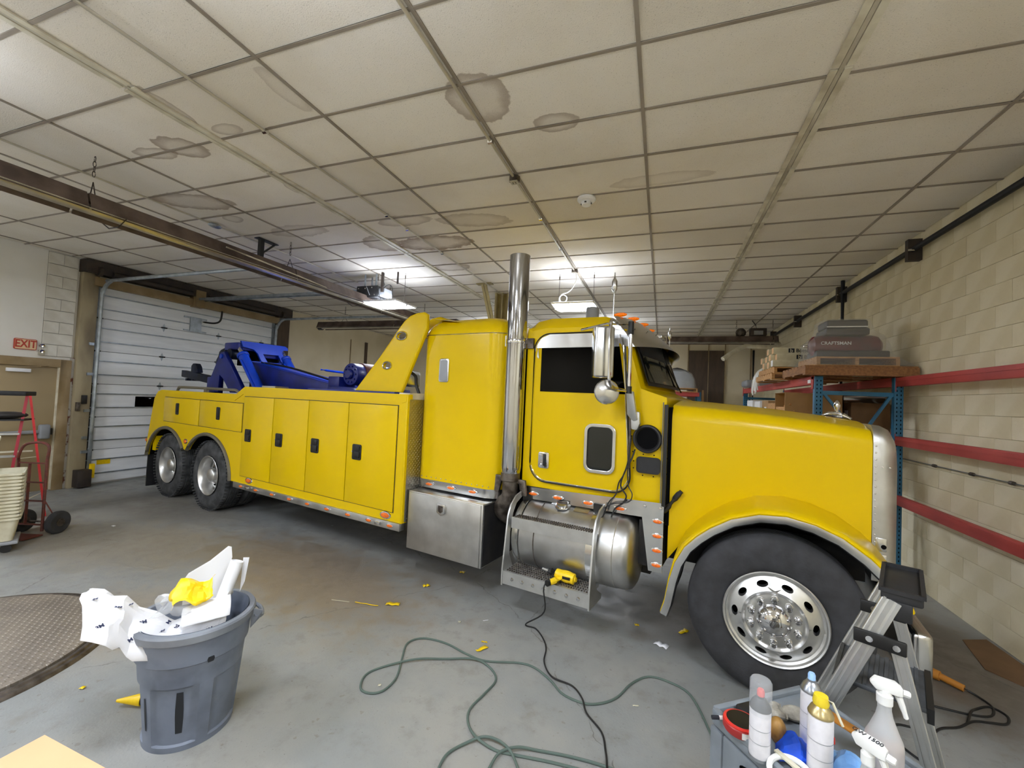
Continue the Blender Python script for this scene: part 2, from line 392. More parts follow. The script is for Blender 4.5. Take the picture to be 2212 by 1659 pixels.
# ---- ceiling tiles: speckled mineral fibre, water stains in rings
N, L, b = new_mat('ceiling_fibre', .9)
pos = world_pos(N, L)
n1 = noise(N, L, pos, .8, 5); n2 = noise(N, L, pos, 130, 2, .5); n3 = noise(N, L, pos, 9, 5)
c = mixc(N, L, rng(N, L, n1, .35, .65), lin('EEE8DE'), lin('E4DCCE'))
oi = N.new('ShaderNodeObjectInfo')
c = mixc(N, L, rng(N, L, oi.outputs['Random'], .55, 1., 0, .22, False), c, lin('A99C86'))
c = mixc(N, L, math_node(N, L, 'MULTIPLY', rng(N, L, n2, .36, .30), .45), c, lin('8E8472'))
w = math_node(N, L, 'MULTIPLY', math_node(N, L, 'SUBTRACT', n3, .5), .55)
for cx, cy, rx, ry, amt, a in ((-1.36, 2.78, .25, .27, .65, 0), (-.87, 3.2, .19, .12, .6, .1), (-3.83, 2.2, .09, .27, .6, .1), (-3.62, 2.52, .15, .08, .5, .1), (-4.33, 2.6, .24, .17, .75, .5), (-4.7, 2.6, .24, .1, .6, .2),
                         (-5.45, 3.45, .5, .22, .7, .35), (-5.45, 3.95, .14, .12, .5, 0), (-4.0, 5.2, .3, .32, .7, .3), (-3.2, 5.35, .62, .27, .85, 0), (-3.2, 4.55, .4, .16, .5, 0), (-3.5, 6.45, .36, .2, .6, 0), (-2.72, 2.3, .09, .25, .3, 0), (-3.92, 3.5, .07, .13, .5, 0), (-2.3, 4.75, .5, .2, .45, .2), (-4.9, 4.5, .5, .2, .4, 0), (-.1, 4.3, .5, .12, .3, 0), (-7.2, 6.2, .5, .3, .5, 0)):
    d = blob(N, L, pos, cx, cy, rx, ry, w, a)
    inside = rng(N, L, d, 1.0, .93)
    ring = rng(N, L, d, .45, .97, .28, 1.)
    c = mixc(N, L, math_node(N, L, 'MULTIPLY', math_node(N, L, 'MULTIPLY', inside, ring), amt), c, lin('8F7B68'))
L.new(c, b.inputs['Base Color'])
bp = N.new('ShaderNodeBump'); bp.inputs['Strength'].default_value = .5; bp.inputs['Distance'].default_value = .004; L.new(n2, bp.inputs['Height']); L.new(bp.outputs[0], b.inputs['Normal'])

floor = struct(MB().box((X0-.2, Y0-.2, -.15), (X1+.2, Y1+.2, 0)).build('floor', 'floor_concrete'))
ceil = struct(MB().box((X0-.2, Y0-.2, ZC+.03), (X1+.2, Y1+.2, ZC+.12)).build('ceiling', 'grid_dark'))
# tiles 4 ft x 2 ft, the lines the photo shows: A-lines at GX+i*1.22, B-lines at GY+j*.6135
GX, GY, PX_, PY_ = -2.643, 2.605, 1.219, .6135
tile_me = MB().box((-.5, -.5, 0), (.5, .5, .02)).mesh('ceiling_tile', .0); tile_me.materials.append(MATS['ceiling_fibre'])
rest = MB()
xs = [X0] + [GX+i*PX_ for i in range(-6, 5)] + [X1]
for j in range(-12, 20):
    ya, yb = GY+j*PY_, GY+(j+1)*PY_
    if ya < Y0: continue
    yb = min(yb, Y1)
    for i in range(len(xs)-1):
        xa, xb = xs[i], xs[i+1]
        if j < -3: rest.box((xa+.01, ya+.01, ZC+.004), (xb-.01, yb-.01, ZC+.024)); continue
        t = inst(tile_me, 'ceiling_tile', ceil, ((xa+xb)/2, (ya+yb)/2, ZC+.004+random.uniform(0, .003)), (R(random.uniform(-.12, .12)), R(random.uniform(-.08, .08)), 0), (xb-xa-.022, yb-ya-.022, 1))
rest.build('ceiling_tile_field', 'ceiling_fibre', ceil, kind='stuff')
for i, x in enumerate(xs[1:-1]):
    k = i-6
    g = MB().box((x-.013, Y0, ZC-.004), (x+.013, Y1, ZC+.004)).build('grid_runner', 'grid_white' if k in (-1, 3) else 'grid_dark', ceil)
    if k in (-1, 3):
        for sx in (-1, 1):
            m = MB(); y = Y0
            while y < Y1:
                m.box((x+sx*.018 if sx > 0 else x-.062, y, ZC-.009), (x+.062 if sx > 0 else x-.018, min(y+1.2, Y1), ZC+.003)); y += 1.2268
            m.build('edge_strip', 'strip_white', ceil)
for j in range(-11, 20):
    y = GY+j*PY_
    if y > Y0: MB().box((X0, y-.011, ZC-.003), (X1, y+.011, ZC+.003)).build('grid_cross_tee', 'grid_dark', ceil)

# ---- walls
wl = struct(MB().box((X0-.25, Y0, 0), (X0, Y1, ZC+.03)).build('wall_left', 'wall_white'))
wb = struct(MB().box((X0-.25, Y1, 0), (X1+.25, Y1+.2, ZC+.03)).build('wall_back', 'wall_paint'))
wf = struct(MB().box((X0-.25, Y0-.2, 0), (X1+.25, Y0, ZC+.03)).build('wall_front', 'wall_paint'))
wr = struct(MB().box((X1+.012, Y0, 0), (X1+.25, Y1, ZC+.03)).build('wall_right', 'mortar'))
# concrete blocks of the right wall, each a piece; the far and hidden courses joined
BL, BH = .4064, .2032
blk = MB().box((0, -BL/2+.0006, -BH/2+.0012), (.03, BL/2-.0006, BH/2-.0012)).mesh('concrete_block', .0015, 1); blk.materials.append(MATS['block_cream'])
field = MB()
for rr in range(21):
    z = (rr+.5)*BH; y = Y0 + (BL/2 if rr % 2 else 0)
    while y < Y1-BL/2:
        if 4.55 < y < 10.2 and z < ZC: inst(blk, 'concrete_block', wr, (X1+random.uniform(-.0015, .0015), y+BL/2, z))
        else:
            field.box((X1, y+.003, z-BH/2+.003), (X1+.03, y+BL-.003, z+BH/2-.003))
        y += BL
field.build('concrete_block_field', 'block_cream', wr, kind='stuff')
# left wall: block pier between the two doors
pier = struct(MB().box((X0-.1, 4.13, 2.36), (X0+.012, 4.53, ZC-.01)).build('trim_1', 'mortar_white'))
wbk = MB().box((0, -.198, -BH/2+.004), (.028, .198, BH/2-.004)).mesh('painted_block', .004, 1); wbk.materials.append(MATS['block_white'])
wbh = MB().box((0, -.098, -BH/2+.004), (.028, .098, BH/2-.004)).mesh('painted_block', .004, 1); wbh.materials.append(MATS['block_white'])
for rr in range(9):
    z = 2.36+(rr+.5)*BH
    if rr % 2: inst(wbk, 'painted_block', pier, (X0, 4.33, z))
    else:
        for q in (-.1, .1): inst(wbh, 'painted_block', pier, (X0, 4.33+q, z))
# left wall beyond the overhead door: cream boards with battens
far_l = MB().box((X0-.05, 9.12, 0), (X0+.012, Y1, ZC-.002)).build('trim_2', 'wall_paint'); struct(far_l)
for y, m_, wd in ((11.75, 'frame_tan', .03), (12.55, 'brown_panel', .14)): MB().box((X0+.005, y-wd/2, 0), (X0+.035, y+wd/2, 3.75)).build('batten', m_, far_l)
MB().box((X0+.005, 9.13, 0), (X0+.05, Y1, 1.2)).build('block_band', 'block_cream', far_l)
# back wall: brown panels and a seam
for x0, x1, dz in ((.76, 1.33, 0), (1.33, 1.78, .0)):
    MB().box((x0+.01, Y1-.05, 0), (x1-.01, Y1+.01, 3.75)).build('wall_board', 'brown_panel', wb)
for x in (.74, 1.33, 1.8, 2.5): MB().box((x-.012, Y1-.06, 0), (x+.012, Y1, 4.0)).build('batten', 'frame_tan', wb)
MB().box((X0, Y1-.03, 0), (X1, Y1+.01, 1.9)).build('block_band', 'block_cream', wb)

# ---- personnel door in the left wall
d1 = struct(MB().box((X0-.02, 3.33, .02), (X0+.03, 4.37, 2.17)).build('door_1', 'door_tan', bevel=.004))
m = MB(); m.box((X0-.01, 4.37, 0), (X0+.075, 4.52, 2.31)).box((X0-.01, 3.18, 0), (X0+.075, 3.33, 2.31)).box((X0-.01, 3.33, 2.17), (X0+.075, 4.37, 2.31))
m.build('door_frame', 'frame_tan', d1, bevel=.006)
MB().box((X0+.03, 4.35, .02), (X0+.06, 4.375, 2.17)).build('door_stop', 'strip_white', d1)
m = MB().box((X0+.03, 3.72, 2.06), (X0+.09, 4.0, 2.12)); m.build('closer_body', 'lamp_body', d1, bevel=.008)
m = MB().bar((X0+.07, 3.85, 2.13), (X0+.12, 4.1, 2.17), .02, .012).bar((X0+.12, 4.1, 2.17), (X0+.07, 4.22, 2.19), .02, .012); m.build('closer_arm', 'frame_tan', d1)
m = MB().box((X0+.07, 3.4, 1.02), (X0+.11, 4.18, 1.075)); m.build('push_bar', 'grey_machine', d1, bevel=.01)
MB().box((X0+.03, 4.15, .92), (X0+.13, 4.29, 1.17)).build('push_bar_latch', 'grey_machine', d1, bevel=.03, seg=3)
MB().box((X0+.02, 4.29, .99), (X0+.1, 4.32, 1.1)).build('latch_strike', 'black', d1)
# peeling strip beside the frame
MB().box((X0-.01, 4.52, 0), (X0+.05, 4.565, 2.36)).build('paint_strip', 'paint_flake', d1, bevel=.004)

# ---- overhead door: six insulated sections with struts, hinges, tracks, torsion shaft
d2 = struct(MB().box((X0-.02, 4.82, .03), (X0+.02, 8.68, 3.78)).build('door_2', 'gd_dark'))
SH = .625
for k in range(6):
    z0 = .03+k*SH
    sec = MB().box((X0+.015, 4.90, z0+.004), (X0+.055, 8.6, z0+SH-.004)).build('door_section', 'gd_panel', d2, bevel=.004)
    for q in (.18, .44):
        m = MB().box((X0+.055, 4.80, z0+q-.010), (X0+.085, 8.7, z0+q+.010)); m.build('strut', 'galvanised', sec, bevel=.003, seg=1)
    for yy in (4.855, 8.645):
        MB().box((X0+.02, yy-.045, z0+.004), (X0+.06, yy+.045, z0+SH-.004)).build('end_stile', 'galvanised' if k > 2 else 'gd_dark', sec)  # lower stiles coloured dark to imitate reflected light fading downward
    if k:
        for yy in (4.86, 5.97, 7.15, 8.3):
            h = MB().prism([(X0+.056, yy, z0-.085), (X0+.056, yy+.035, z0), (X0+.056, yy, z0+.085), (X0+.056, yy-.035, z0)], (.006, 0, 0))
            h.build('hinge', 'galvanised', sec)
            MB().cyl((X0+.07, yy-.055, z0), (X0+.07, yy+.055, z0), .014, 8).build('hinge_pin', 'black', sec)
MB().box((X0+.056, 5.54, 1.45), (X0+.07, 5.98, 1.68)).build('window', 'glass_dark', d2, bevel=.02)
m = MB().box((X0+.06, 6.48, 3.17), (X0+.09, 6.72, 3.5)); m.box((X0+.06, 6.35, 3.17), (X0+.075, 6.85, 3.2)).box((X0+.06, 6.35, 3.46), (X0+.075, 6.85, 3.5)); m.build('operator_bracket', 'galvanised', d2)
MB().tube([(X0+.12, 6.72, 3.42), (X0+.25, 6.9, 3.42), (X0+.33, 6.98, 3.5), (X0+.34, 7.0, 3.72)], .02, 8, smooth=5).build('operator_arm', 'black', d2)
MB().box((X0+.06, 4.99, .37), (X0+.066, 5.2, .47)).build('warning_label', 'yellow_vinyl', d2)
for yy in (4.84, 8.67):
    m = MB(); pth = [(X0+.14, yy, .0), (X0+.14, yy, 3.4), (X0+.16, yy, 3.6), (X0+.24, yy, 3.75), (X0+.38, yy, 3.83), (X0+.6, yy, 3.85), (X0+4.3, yy, 3.86)]
    m.tube(pth, .032, 8, smooth=4); m.build('door_track', 'galvanised', d2)
MB().box((X0+.06, 4.73, 3.74), (X0+.16, 8.75, 3.9)).build('lintel_plank', 'frame_tan', d2)
m = MB().cyl((X0+.2, 4.7, 4.0), (X0+.2, 8.8, 4.0), .016, 10); m.build('torsion_shaft', 'galvanised', d2)
for a, bb in ((4.95, 6.4), (6.75, 8.5)): MB().cyl((X0+.2, a, 4.0), (X0+.2, bb, 4.0), .055, 16).build('torsion_spring', 'dark_steel', d2)
MB().box((X0+.02, 6.47, 3.72), (X0+.24, 6.68, 4.1)).build('shaft_plate', 'frame_tan', d2)
for yy in (4.75, 8.78): MB().cyl((X0+.2, yy-.03, 4.0), (X0+.2, yy+.03, 4.0), .09, 18).build('cable_drum', 'dark_steel', d2)
# jambs
m = MB().box((X0-.01, 4.565, 0), (X0+.12, 4.80, ZC-.05)); jl = struct(m.build('trim_3', 'post_tan', bevel=.006))
m = MB().box((X0-.01, 8.72, 0), (X0+.14, 9.1, ZC-.03)); jr = struct(m.build('trim_4', 'brown_panel', bevel=.006))
MB().box((X0-.01, 4.55, 3.95), (X0+.22, 9.1, ZC-.02)).build('header_beam', 'dark_steel', d2)
MB().cyl((X0+.09, 4.60, .9), (X0+.09, 4.60, ZC-.06), .016, 10).build('conduit', 'grid_white', jl)
MB().box((X0+.12, 4.66, 1.53), (X0+.165, 4.735, 1.69)).build('door_control', 'black', jl, bevel=.006)
MB().box((X0+.12, 4.585, 1.4), (X0+.17, 4.64, 1.56)).build('switch_box', 'dirty_steel', jl, bevel=.006)
for z, w_ in ((2.62, .07), (2.06, .1), (1.38, .08), (.62, .09), (.88, .07)): MB().box((X0+.12, 4.71, z), (X0+.15, 4.71+w_, z+.05)).build('track_bracket', 'galvanised', jl)
MB().box((X0+.12, 4.62, .02), (X0+.3, 4.82, .33)).build('bumper_angle', 'dark_steel', jl, bevel=.01)
MB().box((X0+.17, 4.83, .16), (X0+.23, 4.89, .42)).build('safety_sensor_guard', 'yellow_vinyl', jl)

# ---- pipe run, conduits and wall fittings that belong to the building
def pipe(name, label, pts, r, mat, cat='pipe', n=10, **k):
    o = MB().tube(pts, r, n).build(name, mat); return tag(o, label, cat)
t = thing('wall_pipe', 'long black pipe on brackets running under the ceiling along the block wall', 'pipe')
MB().cyl((X1-.09, Y0+.1, 4.0), (X1-.09, Y1-.1, 4.0), .032, 12).build('pipe', 'black_pipe', t)
MB().cyl((X1-.04, Y0+.1, 4.06), (X1-.04, Y1-.1, 4.06), .014, 8).build('side_pipe', 'black_pipe', t)
for y in (2.6, 4.5, 6.36, 8.55, 11.0, 13.2):
    MB().box((X1-.14, y-.035, 3.87), (X1-.002, y+.035, 4.13)).build('pipe_bracket', 'dark_steel', t)
    MB().cyl((X1-.16, y-.09, 3.98), (X1-.1, y-.09, 3.98), .012, 8).build('bracket_bolt', 'chrome', t)
pipe('drop_pipe', 'black vertical pipe dropping from ceiling behind the shrink-wrapped compressor', [(X1-.1, 8.4, ZC-.005), (X1-.1, 8.4, .02)], .03, 'black_pipe')
pipe('corner_pipe', 'thin black vertical pipe in the far corner behind the stacked roller boxes', [(2.55, Y1-.16, 3.75), (2.55, Y1-.16, .02)], .03, 'black_pipe')
t = thing('gas_line', 'thin grey pipe clipped low along the cream block wall', 'pipe')
MB().tube([(X1-.02, Y0+.2, 1.46), (X1-.02, Y1-.2, 1.46)], .011, 8).build('pipe', 'galvanised', t)
for y in (4.9, 5.4, 6.0, 7.0, 8.5): MB().cyl((X1-.02, y-.02, 1.46), (X1-.02, y+.02, 1.46), .018, 8).build('coupling', 'dirty_steel', t)
# ceiling conduits
def conduit(name, label, x, y0, y1, r, boxes, clips):
    t = thing(name, label, 'conduit')
    MB().cyl((x, y0, ZC-.02), (x, y1, ZC-.02), r, 10).build('conduit', 'conduit', t)
    for y in clips: MB().cyl((x+.02, y, ZC-.02), (x-.02, y, ZC-.02), r*1.9, 8).build('clip', 'chrome', t)
    return t
def jbox(t, x, y):
    me = MB().lathe([(0, 0), (.05, 0), (.056, -.006), (.056, -.05), (.05, -.055), (0, -.055)], (x, y, ZC-.0), n=8); me.build('junction_box', 'dirty_steel', t)
    MB().box((x-.04, y-.04, ZC-.062), (x+.04, y+.04, ZC-.056)).build('box_cover', 'grid_white', t)
    for q in (-.014, .014): MB().cyl((x+q, y-.012, ZC-.066), (x+q, y+.012, ZC-.066), .004, 6).build('socket_slot', 'dirty_steel', t)
t = conduit('ceiling_conduit', 'steel conduit with square junction box passing the round ceiling stain', GX+PX_-.03, Y0, 12.3, .0125, 0, (1.0, 3.25, 4.85, 5.9))
jbox(t, GX+PX_-.03, 3.88); jbox(t, GX+PX_-.03, 6.96)
MB().cyl((GX+PX_-.03, 11.9, ZC-.05), (GX+PX_-.03, 11.9, ZC), .05, 10).build('end_box', 'galvanised', t)
conduit('ceiling_conduit', 'bare steel conduit left of the smoke detector between two stained tile rows', GX-.5*PX_-.02, Y0, 11.6, .012, 0, (.6, 2.6, 4.3, 4.75, 5.7))
t = conduit('ceiling_conduit', 'dark conduit with oval box running above the long tube heater', -5.86, Y0, 6.9, .011, 0, ())
MB().ball((-5.86, 4.0, ZC-.03), (.06, .09, .03)).build('oval_box', 'galvanised', t)
# smoke detector
t = thing('smoke_detector', 'round off-white smoke detector on the ceiling near the exhaust stack', 'detector', (-.842, 4.5, ZC-.004))
MB().lathe([(0, .0), (.1, 0), (.1, -.02), (.085, -.035), (.05, -.04)], n=24).build('base', 'lamp_body', t)
MB().lathe([(.055, -.03), (.05, -.075), (.03, -.085), (0, -.085)], n=20).build('sensor_cap', 'lamp_body', t)
for a in range(4): MB().cbox((.05*math.cos(a*PI/2), .05*math.sin(a*PI/2), -.06), (.02, .02, .012), Matrix.Rotation(a*PI/2, 3, 'Z')).build('vent_slot', 'black', t)
# exit sign
t = thing('exit_sign', 'red and cream EXIT sign on white wall above the tan door', 'sign', (X0+.006, 3.93, 2.53))
MB().prism([(0, y, z) for y, z in rrect(-.135, .135, -.09, .09, .02)], (.025, 0, 0)).build('frame', 'exit_red', t)
MB().prism([(.022, y, z) for y, z in rrect(-.125, .125, -.08, .08, .012)], (.006, 0, 0)).build('face', 'exit_face', t)
text('EXIT', .175, 'exit_red', t, basis((.03, 0, -.0), (0, 1, 0), (0, 0, 1)) @ Matrix.Scale(.72, 4, (1, 0, 0)), 'exit_lettering', .002, .004)
t = thing('emergency_horn', 'small chrome horn and box beside the exit sign', 'alarm', (X0+.0, 4.13, 2.46))
for z in (.07, -.03): MB().lathe([(0, .05), (.03, .055), (.038, .03), (.034, .0), (0, 0)], (0, 0, z), (1, 0, 0), 16).build('horn_cap', 'chrome', t)
MB().box((0, -.035, -.1), (.05, .035, .0)).build('box', 'grid_white', t, bevel=.005)

# ---- steel column with brace behind the truck
t = thing('steel_column', 'tan painted steel I-beam column rising behind the sleeper', 'column', (-3.25, 8.35, 0))
MB().box((-.012, -.1, 0), (.012, .1, ZC-.002)).build('web', 'tan_steel', t)
for q in (-1, 1): MB().box((q*.14-.02, -.11, 0), (q*.14+.02, .11, ZC-.002)).build('flange', 'tan_steel', t)
MB().box((-.14, -.012, 0), (.14, .012, ZC-.002)).build('stiffener', 'tan_steel', t)
t = thing('diagonal_brace', 'tan steel channel brace leaning from ceiling plate beside the column', 'brace', (-3.33, 7.5, 0))
for q in (-1, 1): MB().bar((q*.03-.02, 0, ZC-.01), (.4+q*.03, .25, 2.3), .035, .05).build('channel', 'tan_steel', t)
MB().box((-.16, -.06, ZC-.02), (.16, .06, ZC-.003)).build('ceiling_plate', 'tan_steel', t)
MB().box((.28, .18, 2.28), (.52, .32, 2.32)).build('foot_plate', 'tan_steel', t); MB().bar((.4, .25, 2.3), (.44, .75, 2.3), .06, .05).build('tie', 'tan_steel', t)

# ---- lamps: hanging two-bar LED fixtures; two in view, most others added for brightness
lamp_me = None
def make_lamp(name, label, x, y, z=3.6, cord=False):
    t = thing(name, label, 'ceiling lamp', (x, y, z), 0, 'hanging LED shop lights')
    m = MB(); m.box((-.36, -.33, .03), (.36, .33, .06)); m.build('housing', 'lamp_body', t, bevel=.008)
    MB().box((-.33, -.30, .0605), (.33, .30, .066)).build('top_glow_panel', 'lamp_uplight', t)  # glowing panel added on top so the fixture brightens the ceiling
    m = MB().box((-.36, -.02, .0), (.36, .02, .05)); m.build('spine', 'lamp_body', t)
    MB().prism([(-.34, -.32, .03), (-.34, -.05, .0), (-.34, -.03, .03)], (.68, 0, 0)).build('light_bar', 'lamp_glow', t)
    MB().prism([(-.34, .32, .03), (-.34, .05, .0), (-.34, .03, .03)], (.68, 0, 0)).build('light_bar', 'lamp_glow', t)
    for q in (-.3, .3):
        MB().cyl((q, 0, .07), (q, 0, ZC-z-.004), .004, 6).build('hanger_wire', 'dark_steel', t)
        MB().cyl((q, 0, ZC-z-.11), (q, 0, ZC-z-.05), .012, 8).build('hanger_hook', 'dirty_steel', t)
    return t
l1 = make_lamp('led_shop_light', 'lit white LED fixture hanging beside the garage door opener motor', -4.8, 6.55, 3.58)
l2 = make_lamp('led_shop_light', 'lit white LED fixture with curled cable hanging above the cab roof', -1.45, 7.15, 3.57)
MB().tube([(0.02, -.2, ZC-3.57-.06), (.03, -.2, .45), (-.02, -.2, .33), (-.1, -.2, .25), (-.2, -.2, .22), (-.24, -.2, .15), (-.2, -.2, .08), (-.13, -.2, .1), (-.12, -.2, .17), (-.18, -.2, .21), (-.24, -.2, .17), (-.24, -.2, .06)], .009, 6, smooth=5).build('power_cable', 'white_plastic', l2)
l1_c = MB().tube([(-.1, -.1, ZC-3.58-.02), (-.12, -.1, .5), (-.08, -.1, .38), (-.2, -.1, .33), (-.18, -.1, .2), (-.1, -.1, .07)], .006, 6, smooth=5).build('power_cable', 'cord_black', l1)
l3 = make_lamp('led_shop_light', 'white LED fixture hanging over the floor just above the picture edge', -1.6, .80, 3.6)
l4 = make_lamp('led_shop_light', 'unseen white LED fixture over the left bay near the round floor plate', -4.7, .6, 3.6)  # out of view, placed after shadows that fall to the right
for q_, (x_, y_, w_) in enumerate(((-6.6, -2.7, 'left'), (-3.0, -2.7, 'middle'), (.9, -2.7, 'right'))): make_lamp('led_shop_light', 'unseen white LED fixture added for brightness near the front wall, %s one' % w_, x_, y_, 3.6)  # row behind the camera, added to lift walls and floor
make_lamp('led_shop_light', 'unseen white LED fixture added to brighten the block wall and hood', 1.6, .35, 3.6)  # out of view, added to brighten the right side
for x_, w_ in ((-4.8, 'behind the sleeper'), (-1.5, 'behind the cab')): make_lamp('led_shop_light', 'unseen white LED fixture added to brighten the back wall, hidden %s' % w_, x_, 11.7, 3.58)  # concealed pair added to brighten the far ceiling and walls
l5 = make_lamp('led_shop_light', 'unseen white LED fixture over the far left bay by the tan door', -8.3, .6, 3.6)  # out of view, placed after the hand truck's shadow direction
# ================================================================ THE TRUCK  (x forward, right side = -y, origin under the front axle)
TR = thing('tow_truck', 'large yellow heavy tow truck with blue boom parked across the garage', 'truck', (1.044, 4.557, 0), math.atan2(-.18052, .98357))
def P(mb, name, mat, parent=TR, **k): return mb.build(name, mat, parent, **k)
# chassis
for y in (-.43, .43): P(MB().box((-9.6, y-.04, .72), (.55, y+.04, 1.0)), 'frame_rail', 'chassis')
for x in (-.06, -7.72, -9.12): P(MB().cyl((x, -1.0, .53), (x, 1.0, .53), .085, 14), 'axle', 'chassis')
P(MB().box((-1.9, -.42, .55), (.35, .42, 1.35)), 'engine_block', 'chassis', bevel=.05)
P(MB().box((-6.9, -.5, .5), (-3.6, .5, .72)), 'underbody', 'chassis')
# ---------------- wheels
def tyre_profile(Rt, rim, wd, grooves):
    p = [(rim, .045), (rim+.012, .02), (rim+.05, .004), (Rt-.12, .0), (Rt-.07, .008), (Rt-.028, .03), (Rt-.008, .05), (Rt, .065)]
    for g in grooves: p += [(Rt, g-.007), (Rt-.012, g-.005), (Rt-.012, g+.005), (Rt, g+.007)]
    p += [(Rt, wd-.065), (Rt-.008, wd-.05), (Rt-.028, wd-.03), (Rt-.07, wd-.008), (Rt-.12, wd), (rim+.05, wd-.004), (rim+.012, wd-.02), (rim, wd-.045)]
    return p
def hand_hole_disc(m, r0, r1, h0, h1, k, ha, hb, depth):
    """flat-ish ring r0..r1 (height h0->h1) with k oval holes, each walled inward"""
    rm = (r0+r1)/2; half = PI/k; n = 28
    def pt(u, v):   # u = angle, v = radius
        h = h0+(h1-h0)*(v-r0)/(r1-r0); return u, v, h
    for q in range(k):
        c0 = 2*PI*q/k; outer = []; inner = []
        angs = sorted([2*PI*i/n for i in range(n)] + [math.atan2(sy*(r1-r0)/2, sx*half*rm) % (2*PI) for sx in (-1, 1) for sy in (-1, 1)])
        for t in angs:
            dx, dy = math.cos(t), math.sin(t)
            s_ = min((half*rm)/abs(dx) if abs(dx) > 1e-9 else 1e9, ((r1-r0)/2)/abs(dy) if abs(dy) > 1e-9 else 1e9)
            outer.append(pt(c0+dx*s_/rm, rm+dy*s_)); e = 1/math.sqrt((dx/ha)**2+(dy/hb)**2); inner.append(pt(c0+dx*e/rm, rm+dy*e))
        def car(a, dz=0): return (a[1]*math.cos(a[0]), -(a[2]+dz), a[1]*math.sin(a[0]))   # axis = -y outward
        m.loft([[car(a) for a in outer], [car(a) for a in inner], [car(a, -depth) for a in inner]], cap=(False, False))
def front_wheel(side_):
    t = MB().lathe(tyre_profile(.56, .305, .3, (.1, .135, .17, .205)), axis=(0, 1, 0), n=72).build('front_wheel', 'rubber', TR, sharp=40)
    t['label'] = 'black steer tyre on polished ten-hole alloy wheel'
    m = MB(); m.lathe([(.30, .24), (.29, .1), (.295, .035), (.312, .012), (.318, .006), (.312, .0), (.303, .006), (.296, .022), (.282, .03)], axis=(0, 1, 0), n=64)
    hand_hole_disc(m, .196, .282, .02-.0, -.03, 10, .036, .02, .05)
    m.lathe([(.196, -.02), (.185, -.008), (.178, -.004), (.17, -.004), (.16, -.006), (.08, -.006)], axis=(0, 1, 0), n=64)
    rim = m.build('rim', 'wheel_alloy', t, sharp=30)
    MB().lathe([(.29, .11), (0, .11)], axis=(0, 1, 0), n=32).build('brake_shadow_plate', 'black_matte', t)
    MB().lathe([(.105, -.004), (.104, -.02), (.098, -.03), (.085, -.05), (.055, -.066), (.03, -.072), (.028, -.078), (0, -.08)], axis=(0, 1, 0), n=40).build('hub_cap', 'chrome', t)
    for k in range(10):
        a = 2*PI*(k+.5)/10; x, z = .143*math.cos(a), .143*math.sin(a)
        MB().lathe([(.0235, 0), (.0235, -.012), (.019, -.016), (.019, -.058), (.015, -.064), (0, -.066)], (x, -.004, z), (0, 1, 0), 14).build('lug_nut_cover', 'chrome', t)
    return t
fw = front_wheel(1); fw.location = (-.06, -1.19, .56)
fw2 = dup(fw, TR); fw2.location = (-.06, 1.19, .56); fw2.rotation_euler = (0, 0, PI)
def rear_wheel():
    m = MB().lathe(tyre_profile(.55, .30, .28, (.08, .115, .14, .165, .2)), axis=(0, 1, 0), n=64)
    for k in range(64):
        a = 2*PI*k/64
        for y0, y1 in ((.0, .06), (.22, .28)):
            M = Matrix.Rotation(a, 3, 'Y'); m.cbox(M @ Vector((.546, (y0+y1)/2, 0)), (.02, .055, .022), M)
    t = m.build('rear_wheel', 'rubber_dusty', TR, sharp=40)
    t['label'] = 'dusty drive tyre on deep-dish alloy wheel'
    m = MB().lathe([(.30, .2), (.285, .1), (.288, .03), (.306, .008), (.312, .0), (.306, -.004), (.296, .004), (.278, .03), (.27, .06), (.262, .17), (.25, .185), (.2, .18), (.16, .165), (.06, .165)], axis=(0, 1, 0), n=56)
    m.build('rim', 'wheel_alloy', t, sharp=30)
    MB().lathe([(.11, .17), (.108, .05), (.1, .035), (.085, .025), (.05, .015), (0, .012)], axis=(0, 1, 0), n=32).build('hub_cap', 'wheel_alloy', t)
    for k in range(10):
        a = 2*PI*k/10; MB().cyl((.143*math.cos(a), .17, .143*math.sin(a)), (.143*math.cos(a), .11, .143*math.sin(a)), .017, 10).build('lug_nut_cover', 'chrome', t)
    for k in range(10):
        a = 2*PI*(k+.5)/10; M = Matrix.Rotation(-a, 3, 'Y')
        MB().lathe([(.028, .014), (.026, 0), (0, 0)], M @ Vector((.215, .168, 0)), (0, 1, 0), 12).build('hand_hole', 'black_matte', t)
    return t
rw = rear_wheel(); rw.location = (-7.72, -1.2, .545)
inner_me = MB().lathe(tyre_profile(.55, .30, .28, (.08, .14, .2)), axis=(0, 1, 0), n=48).mesh('rear_wheel_inner'); inner_me.materials.append(MATS['rubber_dusty'])
for x, y, rz in ((-9.12, -1.2, 0), (-7.72, 1.2, PI), (-9.12, 1.2, PI)):
    c = dup(rw, TR); c.location = (x, y, .545); c.rotation_euler = (0, 0, rz)
for x in (-7.72, -9.12):
    for y in (-.88, .60): inst(inner_me, 'inner_rear_wheel', TR, (x, y, .545))
